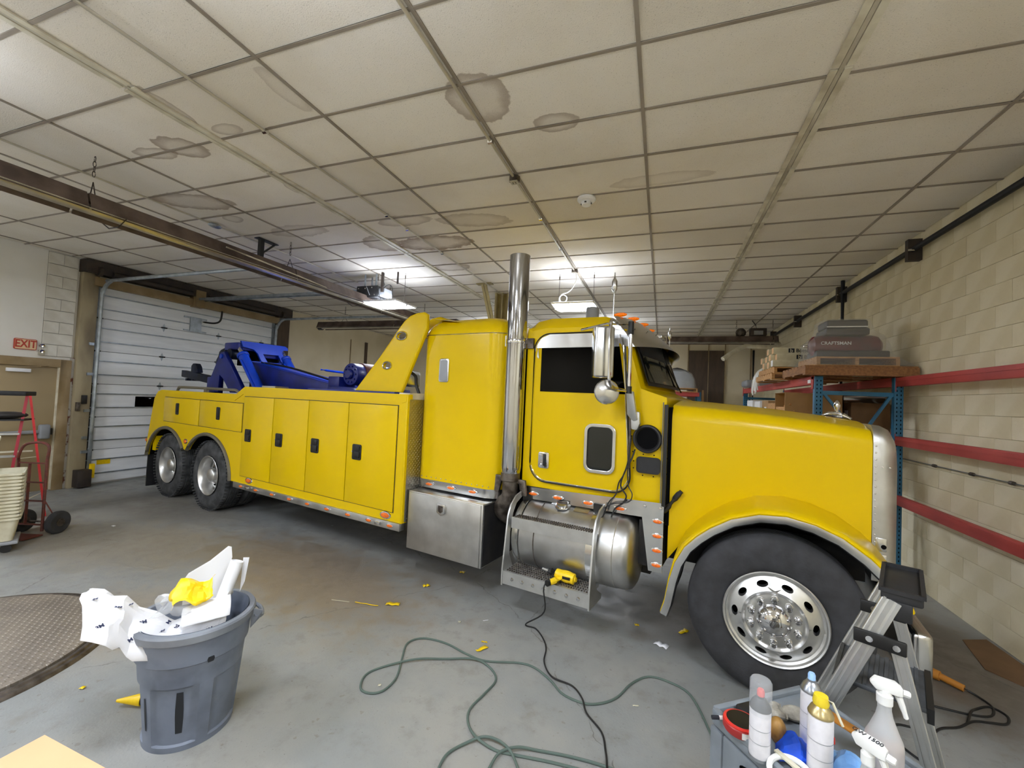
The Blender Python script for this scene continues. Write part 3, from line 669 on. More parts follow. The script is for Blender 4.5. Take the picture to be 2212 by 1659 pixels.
# ---------------- hood, grille, fenders
def hood_ring(x, wd, ztop, zbot, r=.13, crown=.05):
    pts = [(x, -wd, zbot), (x, -wd, (zbot+ztop)/2), (x, -wd, ztop-r)]
    for i in range(1, 7):
        a = PI + (PI/2)*i/6; pts.append((x, -wd+r+r*math.cos(a), ztop-r-r*math.sin(a)))
    for i in range(1, 9):
        t = i/8; y = -(wd-r)*(1-t)*1.0; pts.append((x, y, ztop+crown*(1-(y/(wd-r))**2)))
    half = pts[:]
    for p in reversed(half[:-1]): pts.append((p[0], -p[1], p[2]))
    return pts
rings = []
for x, wd, zt in ((-.82, .86, 2.005), (-.6, .83, 1.995), (-.3, .785, 1.975), (0, .74, 1.95), (.25, .705, 1.925), (.45, .68, 1.90), (.545, .668, 1.885)):
    rings.append(hood_ring(x, wd, zt, {-.82: .70, -.6: 1.02, -.3: 1.22, 0: 1.29, .25: 1.22, .45: 1.10, .545: 1.02}[x]))
hood = P(MB().loft(rings, closed=False), 'hood', 'yellow', sharp=50)
P(MB().grid(2, 9, lambda u, v: (-.8+v*1.33, (u-.5)*.1, 2.06-.115*(v**1.15)+.004)), 'hood_dark_reflection', 'rail_grey', hood)  # grey strip stands in for the dark reflection along the hood top
P(MB().box((-.845, -.86, .98), (-.815, .86, 1.98)), 'firewall', 'black_matte')
# grille surround
def gr_ring(x, inset, ztop):
    return [(x, y, z) for y, z in rrect(-.668+inset, .668-inset, .80, ztop-inset, (.01, .01, .13, .13), 6)]
gs = [gr_ring(.547, -.006, 1.915), gr_ring(.60, -.006, 1.91), gr_ring(.65, .006, 1.895), gr_ring(.685, .035, 1.86), gr_ring(.70, .085, 1.80)]
grille = P(MB().loft(gs, cap=(True, False)), 'grille_surround', 'brushed', sharp=50)
P(MB().box((.64, -.56, .85), (.655, .56, 1.74)), 'radiator_screen', 'black_matte', grille)
for k in range(14): P(MB().box((.66, -.55+k*.0825, .85), (.69, -.53+k*.0825, 1.72)), 'grille_bar', 'chrome', grille)
riv = MB().lathe([(.0075, 0), (.006, .004), (0, .005)], axis=(0, -1, 0), n=8).mesh('rivet'); riv.materials.append(MATS['chrome'])
for k in range(19): inst(riv, 'rivet', grille, (.562, -.674, 1.77-k*.049))
for x in (.60, .64): inst(riv, 'rivet', grille, (x, -.672, 1.62))
P(MB().box((.565, -.682, 1.02), (.63, -.668, 1.115)), 'lamp_bracket_plate', 'stainless', grille, bevel=.006)
P(MB().box((.565, -.682, .94), (.63, -.668, 1.0)), 'lamp_bracket_plate', 'stainless', grille, bevel=.006)
P(MB().lathe([(.016, 0), (.015, .003), (0, .003)], (.612, -.682, 1.055), (0, -1, 0), 14), 'bolt_hole', 'black_matte', grille)
# hood ornament: chrome winged figure base
orn = P(MB().lathe([(.05, 0), (.045, .012), (.022, .02), (.018, .03), (.03, .04), (.014, .05), (.012, .07), (.02, .09), (.026, .115), (.02, .14), (.008, .16), (0, .165)], (.42, 0, 1.945), n=16), 'hood_ornament', 'chrome')
P(MB().tube([(.30, 0, 1.96), (.36, 0, 1.985), (.44, 0, 1.98), (.52, 0, 1.945)], [.012, .022, .026, .016], 10, smooth=3), 'ornament_base', 'chrome', orn)
# fenders
ARCH = [(-.80, .40), (-.772, .487), (-.742, .66), (-.705, .80), (-.639, .93), (-.56, 1.02), (-.47, 1.10), (-.335, 1.19), (-.163, 1.254), (0, 1.268), (.156, 1.24), (.304, 1.183), (.444, 1.085), (.53, 1.0), (.60, .90), (.64, .80)]
def arch_normals(A):
    out = []
    for i in range(len(A)):
        a, b_ = A[max(i-1, 0)], A[min(i+1, len(A)-1)]; dx, dz = b_[0]-a[0], b_[1]-a[1]; l = math.hypot(dx, dz); out.append((-dz/l, dx/l))
    return out
AN = arch_normals(ARCH)
def fender(sg):
    sect = [(1.185, 0), (1.195, .012), (1.188, .024), (1.16, .034), (1.10, .040), (1.02, .045), (.94, .050), (.86, .055), (.80, .060), (.73, .066), (.60, .072)]
    def fn(u, v):
        k = u*(len(ARCH)-1); i = min(int(k), len(ARCH)-2); t = k-i
        x = ARCH[i][0]*(1-t)+ARCH[i+1][0]*t; z = ARCH[i][1]*(1-t)+ARCH[i+1][1]*t; nx = AN[i][0]*(1-t)+AN[i+1][0]*t; nz = AN[i][1]*(1-t)+AN[i+1][1]*t
        w, o = sect[round(v*(len(sect)-1))]
        sq = min(1., max(.12, (x+.86)/.25)) if nx < 0 else 1.   # keep the rear edge in front of the cab
        return (x+nx*o*(sq if nx < 0 else .8), -sg*w, z+nz*o)
    f = P(MB().grid(61, len(sect), fn), 'fender', 'yellow', sharp=60)
    def tr(u, v):
        k = u*(len(ARCH)-1); i = min(int(k), len(ARCH)-2); t = k-i
        x = ARCH[i][0]*(1-t)+ARCH[i+1][0]*t; z = ARCH[i][1]*(1-t)+ARCH[i+1][1]*t; nx = AN[i][0]*(1-t)+AN[i+1][0]*t; nz = AN[i][1]*(1-t)+AN[i+1][1]*t
        w, o = ((1.187, .004), (1.203, .004), (1.206, -.012), (1.203, -.045), (1.187, -.055), (1.15, -.056))[round(v*5)]
        return (x+nx*o, -sg*w, z+nz*o)
    P(MB().grid(61, 6, tr), 'fender_trim', 'stainless', f, sharp=50)
    def inn(u, v):
        k = u*(len(ARCH)-1); i = min(int(k), len(ARCH)-2); t = k-i
        x = ARCH[i][0]*(1-t)+ARCH[i+1][0]*t; z = ARCH[i][1]*(1-t)+ARCH[i+1][1]*t; nx = AN[i][0]*(1-t)+AN[i+1][0]*t; nz = AN[i][1]*(1-t)+AN[i+1][1]*t
        return (x-nx*.03, -sg*(1.15-.65*v), z-nz*.03)
    P(MB().grid(41, 3, inn), 'wheel_well', 'black_matte', f)
    return f
fender(1); fender(-1)
P(MB().box((.66, -1.14, .28), (.76, 1.14, .68)), 'front_bumper', 'stainless', bevel=.03, seg=3)
# rubber hood latch straddling the gap
lt = P(MB().tube([(-.87, -.875, 1.10), (-.84, -.885, 1.115), (-.80, -.885, 1.17), (-.755, -.88, 1.24), (-.72, -.875, 1.285)], [.026, .022, .012, .024, .018], 8, smooth=3), 'hood_latch', 'black_plastic')
P(MB().tube([(-.86, -.89, 1.09), (-.80, -.905, 1.18), (-.77, -.905, 1.22)], .009, 6, smooth=3), 'latch_strap', 'black_plastic', lt)
# ---------------- cab
cab_prof = [(-2.2, 1.12), (-2.2, 2.70), (-2.15, 2.775), (-2.0, 2.80), (-1.45, 2.79), (-1.30, 2.745), (-1.225, 2.66), (-1.07, 2.13), (-.94, 2.087), (-.86, 2.06), (-.855, 1.12), (-.94, 1.12)]
m = MB(); secs = []
for y in (-.93, -.925, -.90, -.80, -.5, 0, .5, .80, .90, .925, .93):
    cr = .07*(1-(y/.93)**2); dn = max(0, (abs(y)-.78)/.15)
    ring = []
    for x, z in cab_prof:
        zz = z
        if z > 2.7: zz = z + cr - .10*dn**2
        fx = x
        if z > 2.1 and -1.3 < x < -1.0: fx = x + .09*(1-(y/.93)**2)
        ring.append((fx, y*(.945 if x > -.9 else 1), zz))
    secs.append(ring)
cab = P(MB().loft(secs), 'cab', 'yellow', sharp=28)
P(MB().box((-2.22, -.94, 1.09), (-.85, .94, 1.14)), 'cab_floor', 'chassis', cab)
# cowl between windshield and hood
# windshield (two panes, raked) with black gasket
def ws(u, v, off):  # u across -1..1, v up 0..1
    y = u*.86; f = 1-(y/.93)**2
    a = Vector((-1.045+.09*f, y, 2.155)); c_ = Vector((-1.205+.09*f, y, 2.63)); p = a.lerp(c_, v); n = Vector((.94, 0, .33)); return p+n*off
gk = P(MB().grid(17, 5, lambda u, v: ws(u*2-1, v*1.0, .012)), 'windshield_gasket', 'black', cab)
for a, b_ in ((-.95, -.03), (.03, .95)): P(MB().grid(9, 5, lambda u, v: ws(a+(b_-a)*u, .07+v*.9, .018)), 'windshield', 'glass_tint', cab)
for q in (.2,): P(MB().tube([ws(q+.35, -.04, .03), ws(q, .12, .035), ws(q-.25, .5, .03)], .008, 6), 'wiper', 'black', cab)
# visor
def vz(u, v):
    y = (u*2-1)*.95; f = 1-abs(u*2-1)**2.2
    return (-1.33+.08*f+v*(.20+.12*f), y, 2.80+.03*f-.02*(1-f)-.285*v**1.05)
vis = P(MB().grid(25, 6, vz), 'sun_visor', 'stainless', sharp=60)
for sg in (0., 1.): P(MB().prism([vz(sg, 0), vz(sg, .5), vz(sg, 1), (-1.2, vz(sg, 0)[1], 2.5), (-1.34, vz(sg, 0)[1], 2.56)], (0, .004, 0)), 'visor_end', 'stainless', vis)
for u in (.12, .3, .5, .7, .88): P(MB().ball(V(*vz(u, 0))+V(-.04, 0, .03), (.065, .03, .02)), 'clearance_light', 'amber_bright', vis)
for u in (.1, .25, .4, .6, .75, .9):
    P(MB().ball(V(*vz(u, .45))+V(.004, 0, .006), .006, 6, 4), 'visor_rivet', 'dirty_steel', vis)
# door
dl = rrect(-2.115, -1.135, 1.205, 2.64, (.17, .15, .05, .16), 7)
dl = [(x - (.10*max(0, (z-2.05)/.6) if x > -1.5 else 0), z) for x, z in dl]
door = P(MB().prism(side(dl, -.925), (0, -.018, 0)), 'cab_door', 'yellow', bevel=.006)
seal = [(x, -.938, z) for x, z in dl]
P(MB().tube(seal, .009, 6, closed=True), 'door_seal', 'black', door)
P(MB().tube([(x+(.012 if x < -1.6 else -.012), y-.006, z+(.012 if z < 1.8 else -.012)) for x, y, z in seal], .004, 6, closed=True), 'door_bead', 'chrome', door)
P(MB().prism(side([(-2.035, 2.075), (-1.20, 2.075), (-1.265, 2.50), (-2.035, 2.50)], -.942), (0, -.006, 0)), 'door_window', 'glass_dark', door)
wsh = P(MB().prism(side([(-2.085, 2.50), (-1.265, 2.50), (-1.285, 2.625), (-1.95, 2.632), (-2.03, 2.60), (-2.075, 2.54)], -.942), (0, -.016, 0)), 'window_shade_strip', 'stainless', door)
P(MB().tube([(-2.07, -.955, 2.5), (-2.07, -.955, 2.42), (-2.062, -.955, 2.4)], [.004, .012, .006], 8), 'shade_tassel', 'white_plastic', wsh)
vo_ = rrect(-1.555, -1.262, 1.355, 1.80, .075, 5)
P(side_panel('vent_window_frame', [vo_, rrect(-1.525, -1.292, 1.387, 1.768, .05, 5)], -.943, -.972, 'stainless', door, .006) and MB().prism(side(rrect(-1.53, -1.288, 1.382, 1.772, .05), -.944), (0, -.008, 0)), 'vent_window', 'glass_tint', door)
hd = P(MB().prism(side(rrect(-2.02, -1.905, 1.335, 1.49, .02), -.943), (0, -.016, 0)), 'door_handle', 'chrome', door, bevel=.006)
P(MB().box((-1.965, -.972, 1.36), (-1.935, -.958, 1.475)), 'handle_grip', 'black', door, bevel=.006)
P(MB().lathe([(.012, 0), (.01, .008), (0, .008)], (-1.99, -.959, 1.365), (0, -1, 0), 12), 'keyhole', 'chrome', door)
# openings in the cowl side: black plates stand in for their shaded depth
ai = P(MB().lathe([(.122, .01), (.122, -.012), (.116, -.022), (.104, -.024), (.094, -.014), (.088, .0), (0, .0)], (-1.0, -.932, 1.70), (0, 1, 0), 36), 'air_intake', 'black_plastic')
P(MB().lathe([(.09, -.002), (0, -.002)], (-1.0, -.932, 1.70), (0, 1, 0), 30), 'intake_throat', 'black_matte', ai)
ro = rrect(-1.085, -.885, 1.405, 1.545, .03, 4)
side_panel('light_recess_rim', [ro, rrect(-1.078, -.892, 1.412, 1.538, .026, 4)], -.930, -.938, 'black', cab)
P(MB().prism(side(rrect(-1.078, -.892, 1.412, 1.538, .026, 4), -.932), (0, -.002, 0)), 'light_recess', 'black_plastic', cab)
hole = MB().lathe([(.006, 0), (.005, .002), (0, .002)], axis=(0, -1, 0), n=8).mesh('screw_hole'); hole.materials.append(MATS['black_matte'])
for x, z in ((-1.11, 1.5), (-1.11, 1.44), (-.86, 1.51), (-.86, 1.44), (-1.03, 1.565), (-.94, 1.565), (-1.03, 1.385), (-.94, 1.385), (-.845+.01, 1.55), (-.835, 1.42), (-1.12, 1.58)): inst(hole, 'screw_hole', cab, (x, -.931, z))
P(MB().tube([(-1.1, -.935, 1.6), (-1.12, -.96, 1.52), (-1.17, -.985, 1.40), (-1.2, -.985, 1.28), (-1.15, -.98, 1.2), (-1.18, -.985, 1.13), (-1.24, -.985, 1.08), (-1.27, -.99, 1.0)], .007, 6, smooth=5), 'loose_wire', 'cord_black')
P(MB().tube([(-1.13, -.955, 1.72), (-1.15, -.96, 1.5), (-1.18, -.97, 1.38), (-1.22, -.975, 1.3), (-1.24, -.98, 1.2), (-1.3, -.985, 1.12), (-1.34, -1.0, 1.0), (-1.36, -1.02, .98)], .006, 6, smooth=5), 'loose_wire', 'cord_black')
P(MB().tube([(-1.15, -.96, 1.46), (-1.14, -.975, 1.3), (-1.1, -.98, 1.22), (-1.13, -.98, 1.15), (-1.25, -.985, 1.12), (-1.33, -.99, 1.07), (-1.38, -1.0, 1.0)], .005, 6, smooth=5), 'loose_wire', 'cord_black')
P(MB().box((-.865, -.95, 1.15), (-.835, -.93, 2.0)), 'hood_gap_seal', 'black', cab)
P(MB().box((-.88, -.94, 1.15), (-.872, -.928, 2.02)), 'cowl_seam', 'rail_grey', cab)
# marker lamps: chrome oval bezel with an amber lens
def marker(parent, x, z, y, a=.06, b_=.022, big=False):
    m = MB().loft([[(x+px, y, z+pz) for px, pz in oval(0, 0, a, b_)], [(x+px, y-.008, z+pz) for px, pz in oval(0, 0, a*.96, b_*.94)], [(x+px, y-.01, z+pz) for px, pz in oval(0, 0, a*.78, b_*.72)]])
    o = P(m, 'marker_light', 'chrome', parent)
    m = MB().loft([[(x+px, y-.006, z+pz) for px, pz in oval(0, 0, a*.76, b_*.7)], [(x+px, y-.016, z+pz) for px, pz in oval(0, 0, a*.7, b_*.62)], [(x+px, y-.02, z+pz) for px, pz in oval(0, 0, a*.45, b_*.35)]])
    if parent is TR: P(m, 'lens', 'amber', o)
    else:
        o.name = 'marker_bezel'; P(m, 'marker_lens', 'amber', parent)
    return o
# stainless sill strip under the door and panel ahead of the tank
sill = P(MB().prism(side([(-2.19, 1.13), (-2.165, 1.02), (-1.02, 1.035), (-.955, .60), (-.845, .60), (-.845, 1.175)], -.93), (0, -.012, 0)), 'sill_panel', 'stainless')
for x in (-2.06, -1.80, -1.50, -1.21): marker(TR, x, 1.075+.0, -.944)
for z in (1.02, .90, .78, .66): marker(TR, -.90+.01, z, -.944, .05, .022)
for x, z in ((-1.0, 1.13), (-.87, 1.13)): inst(riv, 'rivet', sill, (x, -.943, z), None, (2, 2, 2))
P(MB().box((-1.05, -.9, .62), (-.86, -.6, 1.0)), 'battery_box', 'chassis')
# mirror, arms, antenna
mir = P(MB().cbox((-1.335, -1.20, 2.42), (.17, .11, .44), Matrix.Rotation(R(35), 3, 'Z')), 'mirror', 'stainless', bevel=.02, seg=3)
P(MB().cbox((-1.385, -1.165, 2.42), (.005, .1, .4), Matrix.Rotation(R(35), 3, 'Z')), 'mirror_glass', 'mirror_glass', mir)
P(MB().tube([(-1.27, -.95, 2.70), (-1.25, -1.22, 2.69), (-1.245, -1.29, 2.66), (-1.245, -1.30, 2.6), (-1.24, -1.30, 2.25), (-1.24, -1.29, 2.17), (-1.22, -1.22, 2.12), (-1.15, -1.0, 2.10)], .014, 8, smooth=4), 'mirror_loop', 'chrome', mir)
P(MB().cyl((-1.13, -1.10, 2.66), (-1.13, -1.10, 2.10), .016, 10), 'mirror_post', 'chrome', mir)
P(MB().cyl((-1.13, -1.10, 2.69), (-1.13, -1.10, 2.58), .024, 10), 'post_clamp', 'black', mir)
P(MB().cyl((-1.13, -1.10, 2.14), (-1.13, -1.10, 2.08), .024, 10), 'post_clamp', 'black', mir)
P(MB().tube([(-1.13, -1.1, 2.66), (-1.2, -1.1, 2.67), (-1.35, -1.06, 2.69), (-1.62, -.98, 2.66)], .01, 6), 'mirror_stay', 'chrome', mir)
P(MB().tube([(-1.25, -1.0, 2.6), (-1.13, -1.08, 2.14)], .007, 6), 'mirror_stay', 'chrome', mir)
P(MB().tube([(-1.24, -1.28, 2.12), (-1.2, -1.2, 2.1), (-1.13, -1.1, 2.1)], .009, 6), 'mirror_stay', 'chrome', mir)
P(MB().prism([(-1.16, -1.08, 2.1), (-1.10, -1.08, 2.1), (-1.07, -1.03, 1.86), (-1.11, -1.0, 1.84), (-1.16, -1.02, 1.9)], (0, .05, 0)), 'mirror_bracket', 'aluminium', mir, bevel=.008)
P(MB().prism([(-1.135, -.955, 1.93), (-1.06, -.955, 1.93), (-1.05, -.955, 1.83), (-1.075, -.955, 1.77), (-1.125, -.955, 1.775)], (0, -.05, 0)), 'bracket_foot', 'aluminium', mir, bevel=.012)
P(MB().cyl((-1.145, -.95, 1.95), (-1.145, -.95, 1.44), .011, 8), 'wire_channel', 'dirty_steel', mir)
rm = P(MB().lathe([(0, .0), (.098, 0), (.106, -.008), (.098, -.02), (.05, -.036), (0, -.04)], (-1.29, -1.20, 2.085), V(-.5, .85, 0), 28), 'round_mirror', 'stainless')
def antenna(x, y, z0, z1):
    a = P(MB().lathe([(.006, 0), (.006, (z1-z0)*.55), (.01, (z1-z0)*.60), (.024, (z1-z0)*.65), (.024, (z1-z0)*.82), (.01, (z1-z0)*.88), (.006, (z1-z0)*.9), (.005, (z1-z0)), (0, (z1-z0))], (x, y, z0), n=12), 'antenna', 'stainless')
    return a
antenna(-1.27, -1.15, 2.69, 3.11)
antenna(-1.2, 1.15, 2.62, 3.02)
# roof can and horn
P(MB().lathe([(0, 0), (.07, 0), (.07, .155), (.066, .165), (0, .165)], (-1.76, -.3, 2.85), n=24), 'roof_vent_can', 'grey_machine')
P(MB().box((-1.78, .62, 2.8), (-1.2, .9, 2.85)), 'roof_rail', 'stainless', bevel=.01)
# ---------------- sleeper
def sl_ring(z, ins):
    x0, x1, y = -3.49+ins, -2.40-ins, 1.05-ins
    rf, rr = max(.2-ins*.3, .05), max(.12-ins*.3, .04)
    return [(a, b_, z) for a, b_ in rrect(x0, x1, -y, y, (rr, rf, rf, rr), 8)]
slp = P(MB().loft([sl_ring(z, i) for z, i in ((1.06, 0), (2.64, 0), (2.655, .0), (2.70, .008), (2.75, .03), (2.80, .075), (2.84, .15), (2.865, .28), (2.875, .45))]), 'sleeper', 'yellow', sharp=50)
P(MB().loft([sl_ring(z, i) for z, i in ((2.655, -.003), (2.661, -.003))], cap=(False, False)), 'roof_seam', 'dirty_steel', slp)
P(MB().prism(side(rrect(-3.225, -3.09, 2.135, 2.395, .025), -1.05), (0, -.012, 0)), 'sleeper_window', 'stainless', slp, bevel=.005)
P(MB().prism(side(rrect(-3.208, -3.107, 2.152, 2.378, .018), -1.06), (0, -.005, 0)), 'window_pane', 'grey_machine', slp)
st = P(MB().loft([sl_ring(.965, .03), sl_ring(.97, .004), sl_ring(1.06, -.004), sl_ring(1.065, .01)]), 'sleeper_trim', 'stainless')
for x in (-3.28, -2.98, -2.70): marker(TR, x, 1.015, -1.056)
for k in range(14): inst(riv, 'rivet', slp, (-3.4+k*.068, -1.051, 1.09))
P(MB().box((-3.4, -.9, .95), (-2.45, .9, 1.05)), 'sleeper_floor', 'chassis')
# grab box behind the stack
P(MB().box((-2.43, -1.0, 2.52), (-2.33, -.90, 2.63)), 'stack_bracket', 'white_plastic', bevel=.004)
# ---------------- exhaust stack
SX, SY = -2.295, -1.0
stk = P(MB().lathe([(.098, 3.43), (.103, 3.432), (.103, 1.32), (.098, 1.27), (.085, 1.235)], (SX, SY, 0), n=40), 'exhaust_stack', 'stack')
P(MB().lathe([(.097, 3.43), (.096, 3.2), (0, 3.2)], (SX, SY, 0), n=32), 'stack_mouth', 'black_matte', stk)
P(MB().tube([(SX, SY, 1.26), (SX, SY, 1.08), (SX-.02, SY+.01, 1.0), (SX-.09, SY+.03, .93), (SX-.12, SY+.06, .86), (SX-.1, SY+.15, .78), (SX-.05, SY+.35, .74)], .078, 18, smooth=4), 'elbow_pipe', 'dirty_steel', stk)
P(MB().lathe([(.086, 1.18), (.095, 1.185), (.095, 1.26), (.086, 1.265)], (SX, SY, 0), n=28), 'pipe_clamp', 'dirty_steel', stk)
P(MB().prism([(SX-.17, SY-.01, 1.22), (SX+.17, SY-.01, 1.2), (SX+.19, SY-.01, 1.05), (SX+.13, SY-.01, 1.05), (SX+.1, SY-.01, 1.16), (SX-.1, SY-.01, 1.16), (SX-.13, SY-.01, 1.04), (SX-.18, SY-.01, 1.05)], (0, .03, 0)), 'stack_mount', 'dirty_steel', stk, bevel=.006)
P(MB().lathe([(.106, 2.54), (.108, 2.545), (.108, 2.575), (.106, 2.58)], (SX, SY, 0), n=28), 'stack_strap', 'chrome', stk)
P(MB().box((SX+.1, SY+.04, 2.50), (SX+.17, SY+.09, 2.6)), 'strap_plate', 'dirty_steel', stk)
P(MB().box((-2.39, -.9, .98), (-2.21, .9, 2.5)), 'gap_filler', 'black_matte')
# ---------------- tool box under the sleeper
tb = P(MB().box((-3.45, -1.19, .325), (-2.475, -.55, .945)), 'tool_box', 'brushed', bevel=.008)
P(MB().box((-3.435, -1.205, .335), (-2.495, -1.188, .935)), 'tool_box_door', 'brushed', tb, bevel=.006)
P(MB().box((-2.478, -1.175, .34), (-2.468, -.56, .93)), 'tool_box_end', 'chassis', tb)  # dark sheet over the brushed end paints that side as shaded
lk = P(MB().prism(side([(-3.03, .88), (-2.92, .875), (-2.92, .785), (-2.975, .755), (-3.03, .785)], -1.204), (0, -.02, 0)), 'paddle_latch', 'stainless', tb, bevel=.006)
P(MB().prism(side([(-3.005, .86), (-2.945, .858), (-2.945, .80), (-2.975, .785), (-3.005, .80)], -1.224), (0, -.004, 0)), 'latch_paddle', 'dirty_steel', tb)
# ---------------- fuel tank, straps, steps
TZ, TY, TRd = .70, -.86, .325
tank = P(MB().lathe([(0, -1.05), (.18, -1.05), (.26, -1.062), (.30, -1.085), (TRd-.006, -1.13), (TRd-.006, -1.20), (TRd, -1.205), (TRd, -1.92), (TRd-.004, -1.925), (TRd-.004, -2.08), (.30, -2.1), (0, -2.12)], (0, TY, TZ), (1, 0, 0), 48), 'fuel_tank', 'brushed', sharp=40)
P(MB().lathe([(TRd+.001, -1.93), (TRd+.003, -1.925), (TRd+.001, -1.92)], (0, TY, TZ), (1, 0, 0), 40), 'weld_seam', 'dirty_steel', tank)
for x in (-2.12, -1.40):
    P(MB().lathe([(TRd+.002, x-.03), (TRd+.008, x-.028), (TRd+.008, x+.028), (TRd+.002, x+.03)], (0, TY, TZ), (1, 0, 0), 44), 'tank_strap', 'stainless', tank)
    P(MB().box((x-.045, TY-.10, TZ+TRd-.03), (x+.045, TY+.02, TZ+TRd+.06)), 'strap_bolt', 'black', tank)
cx = Vector((-1.74, TY-.10, TZ+TRd-.015))
cap = P(MB().lathe([(.075, 0), (.075, .012), (.055, .016), (.055, .034), (.045, .038), (0, .036)], cx, V(0, -.3, .95), 24), 'filler_cap', 'stainless', tank)
P(MB().bar(cx+V(-.05, -.012, .036), cx+V(.05, -.012, .036), .018, .02), 'cap_grip', 'dirty_steel', tank)
a = R(62)
def on_tank(x, ang, off=.002): return Vector((x, TY-(TRd+off)*math.sin(ang), TZ+(TRd+off)*math.cos(ang)))
P(MB().grid(2, 5, lambda u, v: on_tank(-1.50+u*.075, R(52)+v*R(15))), 'tank_sticker', 'lens_blue', tank)
for k, ch in enumerate('LTA'):
    pz = on_tank(-1.485+k*.022, R(56)+k*R(4), .004); n_ = (pz-Vector((pz.x, TY, TZ))).normalized()
    text(ch, .035, 'white_plastic', tank, basis(pz, (1, 0, 0), V(0, 0, 1)-n_*n_.z), 'sticker_lettering', .0008, .001)
P(MB().grid(2, 4, lambda u, v: on_tank(-1.86+u*.06, R(10)+v*R(8))), 'tank_label', 'white_paper', tank)
P(MB().grid(2, 4, lambda u, v: on_tank(-1.62+u*.14, R(12)+v*R(14))), 'tank_label', 'gold', tank)
stp = P(MB().box((-2.155, -1.30, .395), (-1.345, -1.03, .425)), 'lower_step', 'aluminium', bevel=.004)
P(MB().box((-2.155, -1.306, .315), (-1.345, -1.295, .43)), 'step_fascia', 'aluminium', stp)
for k in range(7): P(MB().lathe([(.017, 0), (.012, .008), (0, .009)], (-2.06+k*.105, -1.307, .372), (0, -1, 0), 12), 'step_bolt', 'chrome', stp)
def tread(x0, x1, y0, y1, z, rows, cols):
    m = MB()
    for r_ in range(rows):
        for c_ in range(cols):
            x = x0+(x1-x0)*(c_+.5)/cols; y = y0+(y1-y0)*(r_+.5)/rows
            m.box((x-.006, y-.008, z), (x+.006, y+.008, z+.009))
    return m
P(tread(-2.14, -1.36, -1.285, -1.05, .425, 6, 34), 'step_tread', 'dirty_steel', stp, kind='stuff')
us = P(MB().box((-2.125, -1.235, .875), (-1.345, -1.11, .90)), 'upper_step', 'aluminium', bevel=.004)
P(MB().box((-2.125, -1.241, .805), (-1.345, -1.23, .905)), 'step_fascia', 'aluminium', us)
P(tread(-2.11, -1.36, -1.225, -1.12, .90, 3, 34), 'step_tread', 'dirty_steel', us, kind='stuff')
for x in (-2.17, -1.345):
    P(MB().prism([(x, -1.31, .30), (x, -1.31, .44), (x, -1.245, .91), (x, -1.20, 1.0), (x, -1.11, 1.07), (x, -.98, 1.10), (x, -.98, 1.05), (x, -1.10, 1.0), (x, -1.16, .92), (x, -1.20, .75), (x, -1.20, .55), (x, -1.12, .40), (x, -1.0, .33), (x, -1.0, .29)], (.014, 0, 0)), 'step_hanger', 'aluminium')
# black zone behind tank
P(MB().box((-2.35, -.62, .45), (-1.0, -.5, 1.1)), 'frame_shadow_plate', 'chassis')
# ---------------- wrecker body
BY = -1.25
def arch_pts(cx, a, b_, cz, z_end_l, z_end_r, n=18):
    t0 = PI-math.asin(min(1, max(-1, (z_end_l-cz)/b_))); t1 = math.asin(min(1, max(-1, (z_end_r-cz)/b_)))
    return [(cx+a*math.cos(t0+(t1-t0)*i/n), cz+b_*math.sin(t0+(t1-t0)*i/n)) for i in range(n+1)]
C1, C2, AA, AB, AZ = -9.10, -7.69, .74, .65, .555
zi = .90
A1 = arch_pts(C1, AA, AB, AZ, .66, zi); A2 = arch_pts(C2, AA, AB, AZ, zi, .575)
outl = [(-3.49, .585), (-3.49, 1.985), (-6.70, 1.985), (-6.93, 1.868), (-9.42, 1.858), (-9.55, 1.83), (-9.68, 1.70), (-9.93, .655)]
# lower edge runs rear to front through the arches
low = [(A1[0][0]-.02, .655)] + A1 + [((A1[-1][0]+A2[0][0])/2, zi-.02)] + A2 + [(A2[-1][0]+.01, .575)]
body_out = outl + low
sidep = side_panel('body_side', [body_out], BY, BY+.05, 'yellow', TR, .008)
side_panel('body_side', [body_out], -BY-.05, -BY, 'yellow', TR, .008)
bulk = MB(); bulk.prism(side([(-3.52, .62), (-3.52, 1.93), (-6.7, 1.93), (-6.92, 1.83), (-6.92, .62)], BY+.03), (0, .55, 0)); bulk.prism(side([(-3.52, .62), (-3.52, 1.93), (-6.7, 1.93), (-6.92, 1.83), (-6.92, .62)], -BY-.03), (0, -.55, 0))
P(bulk, 'body_core', 'chassis')
bulk = MB(); bulk.box((-9.5, BY+.04, 1.28), (-6.9, BY+.5, 1.83)); bulk.box((-9.5, -BY-.5, 1.28), (-6.9, -BY-.04, 1.83)); P(bulk, 'body_core', 'chassis')
P(MB().box((-9.6, BY+.05, 1.2), (-3.5, -BY-.05, 1.3)), 'body_deck', 'blue_shaded')
P(MB().box((-9.75, BY+.05, .75), (-9.62, -BY-.05, 1.78)), 'tail_panel', 'yellow')
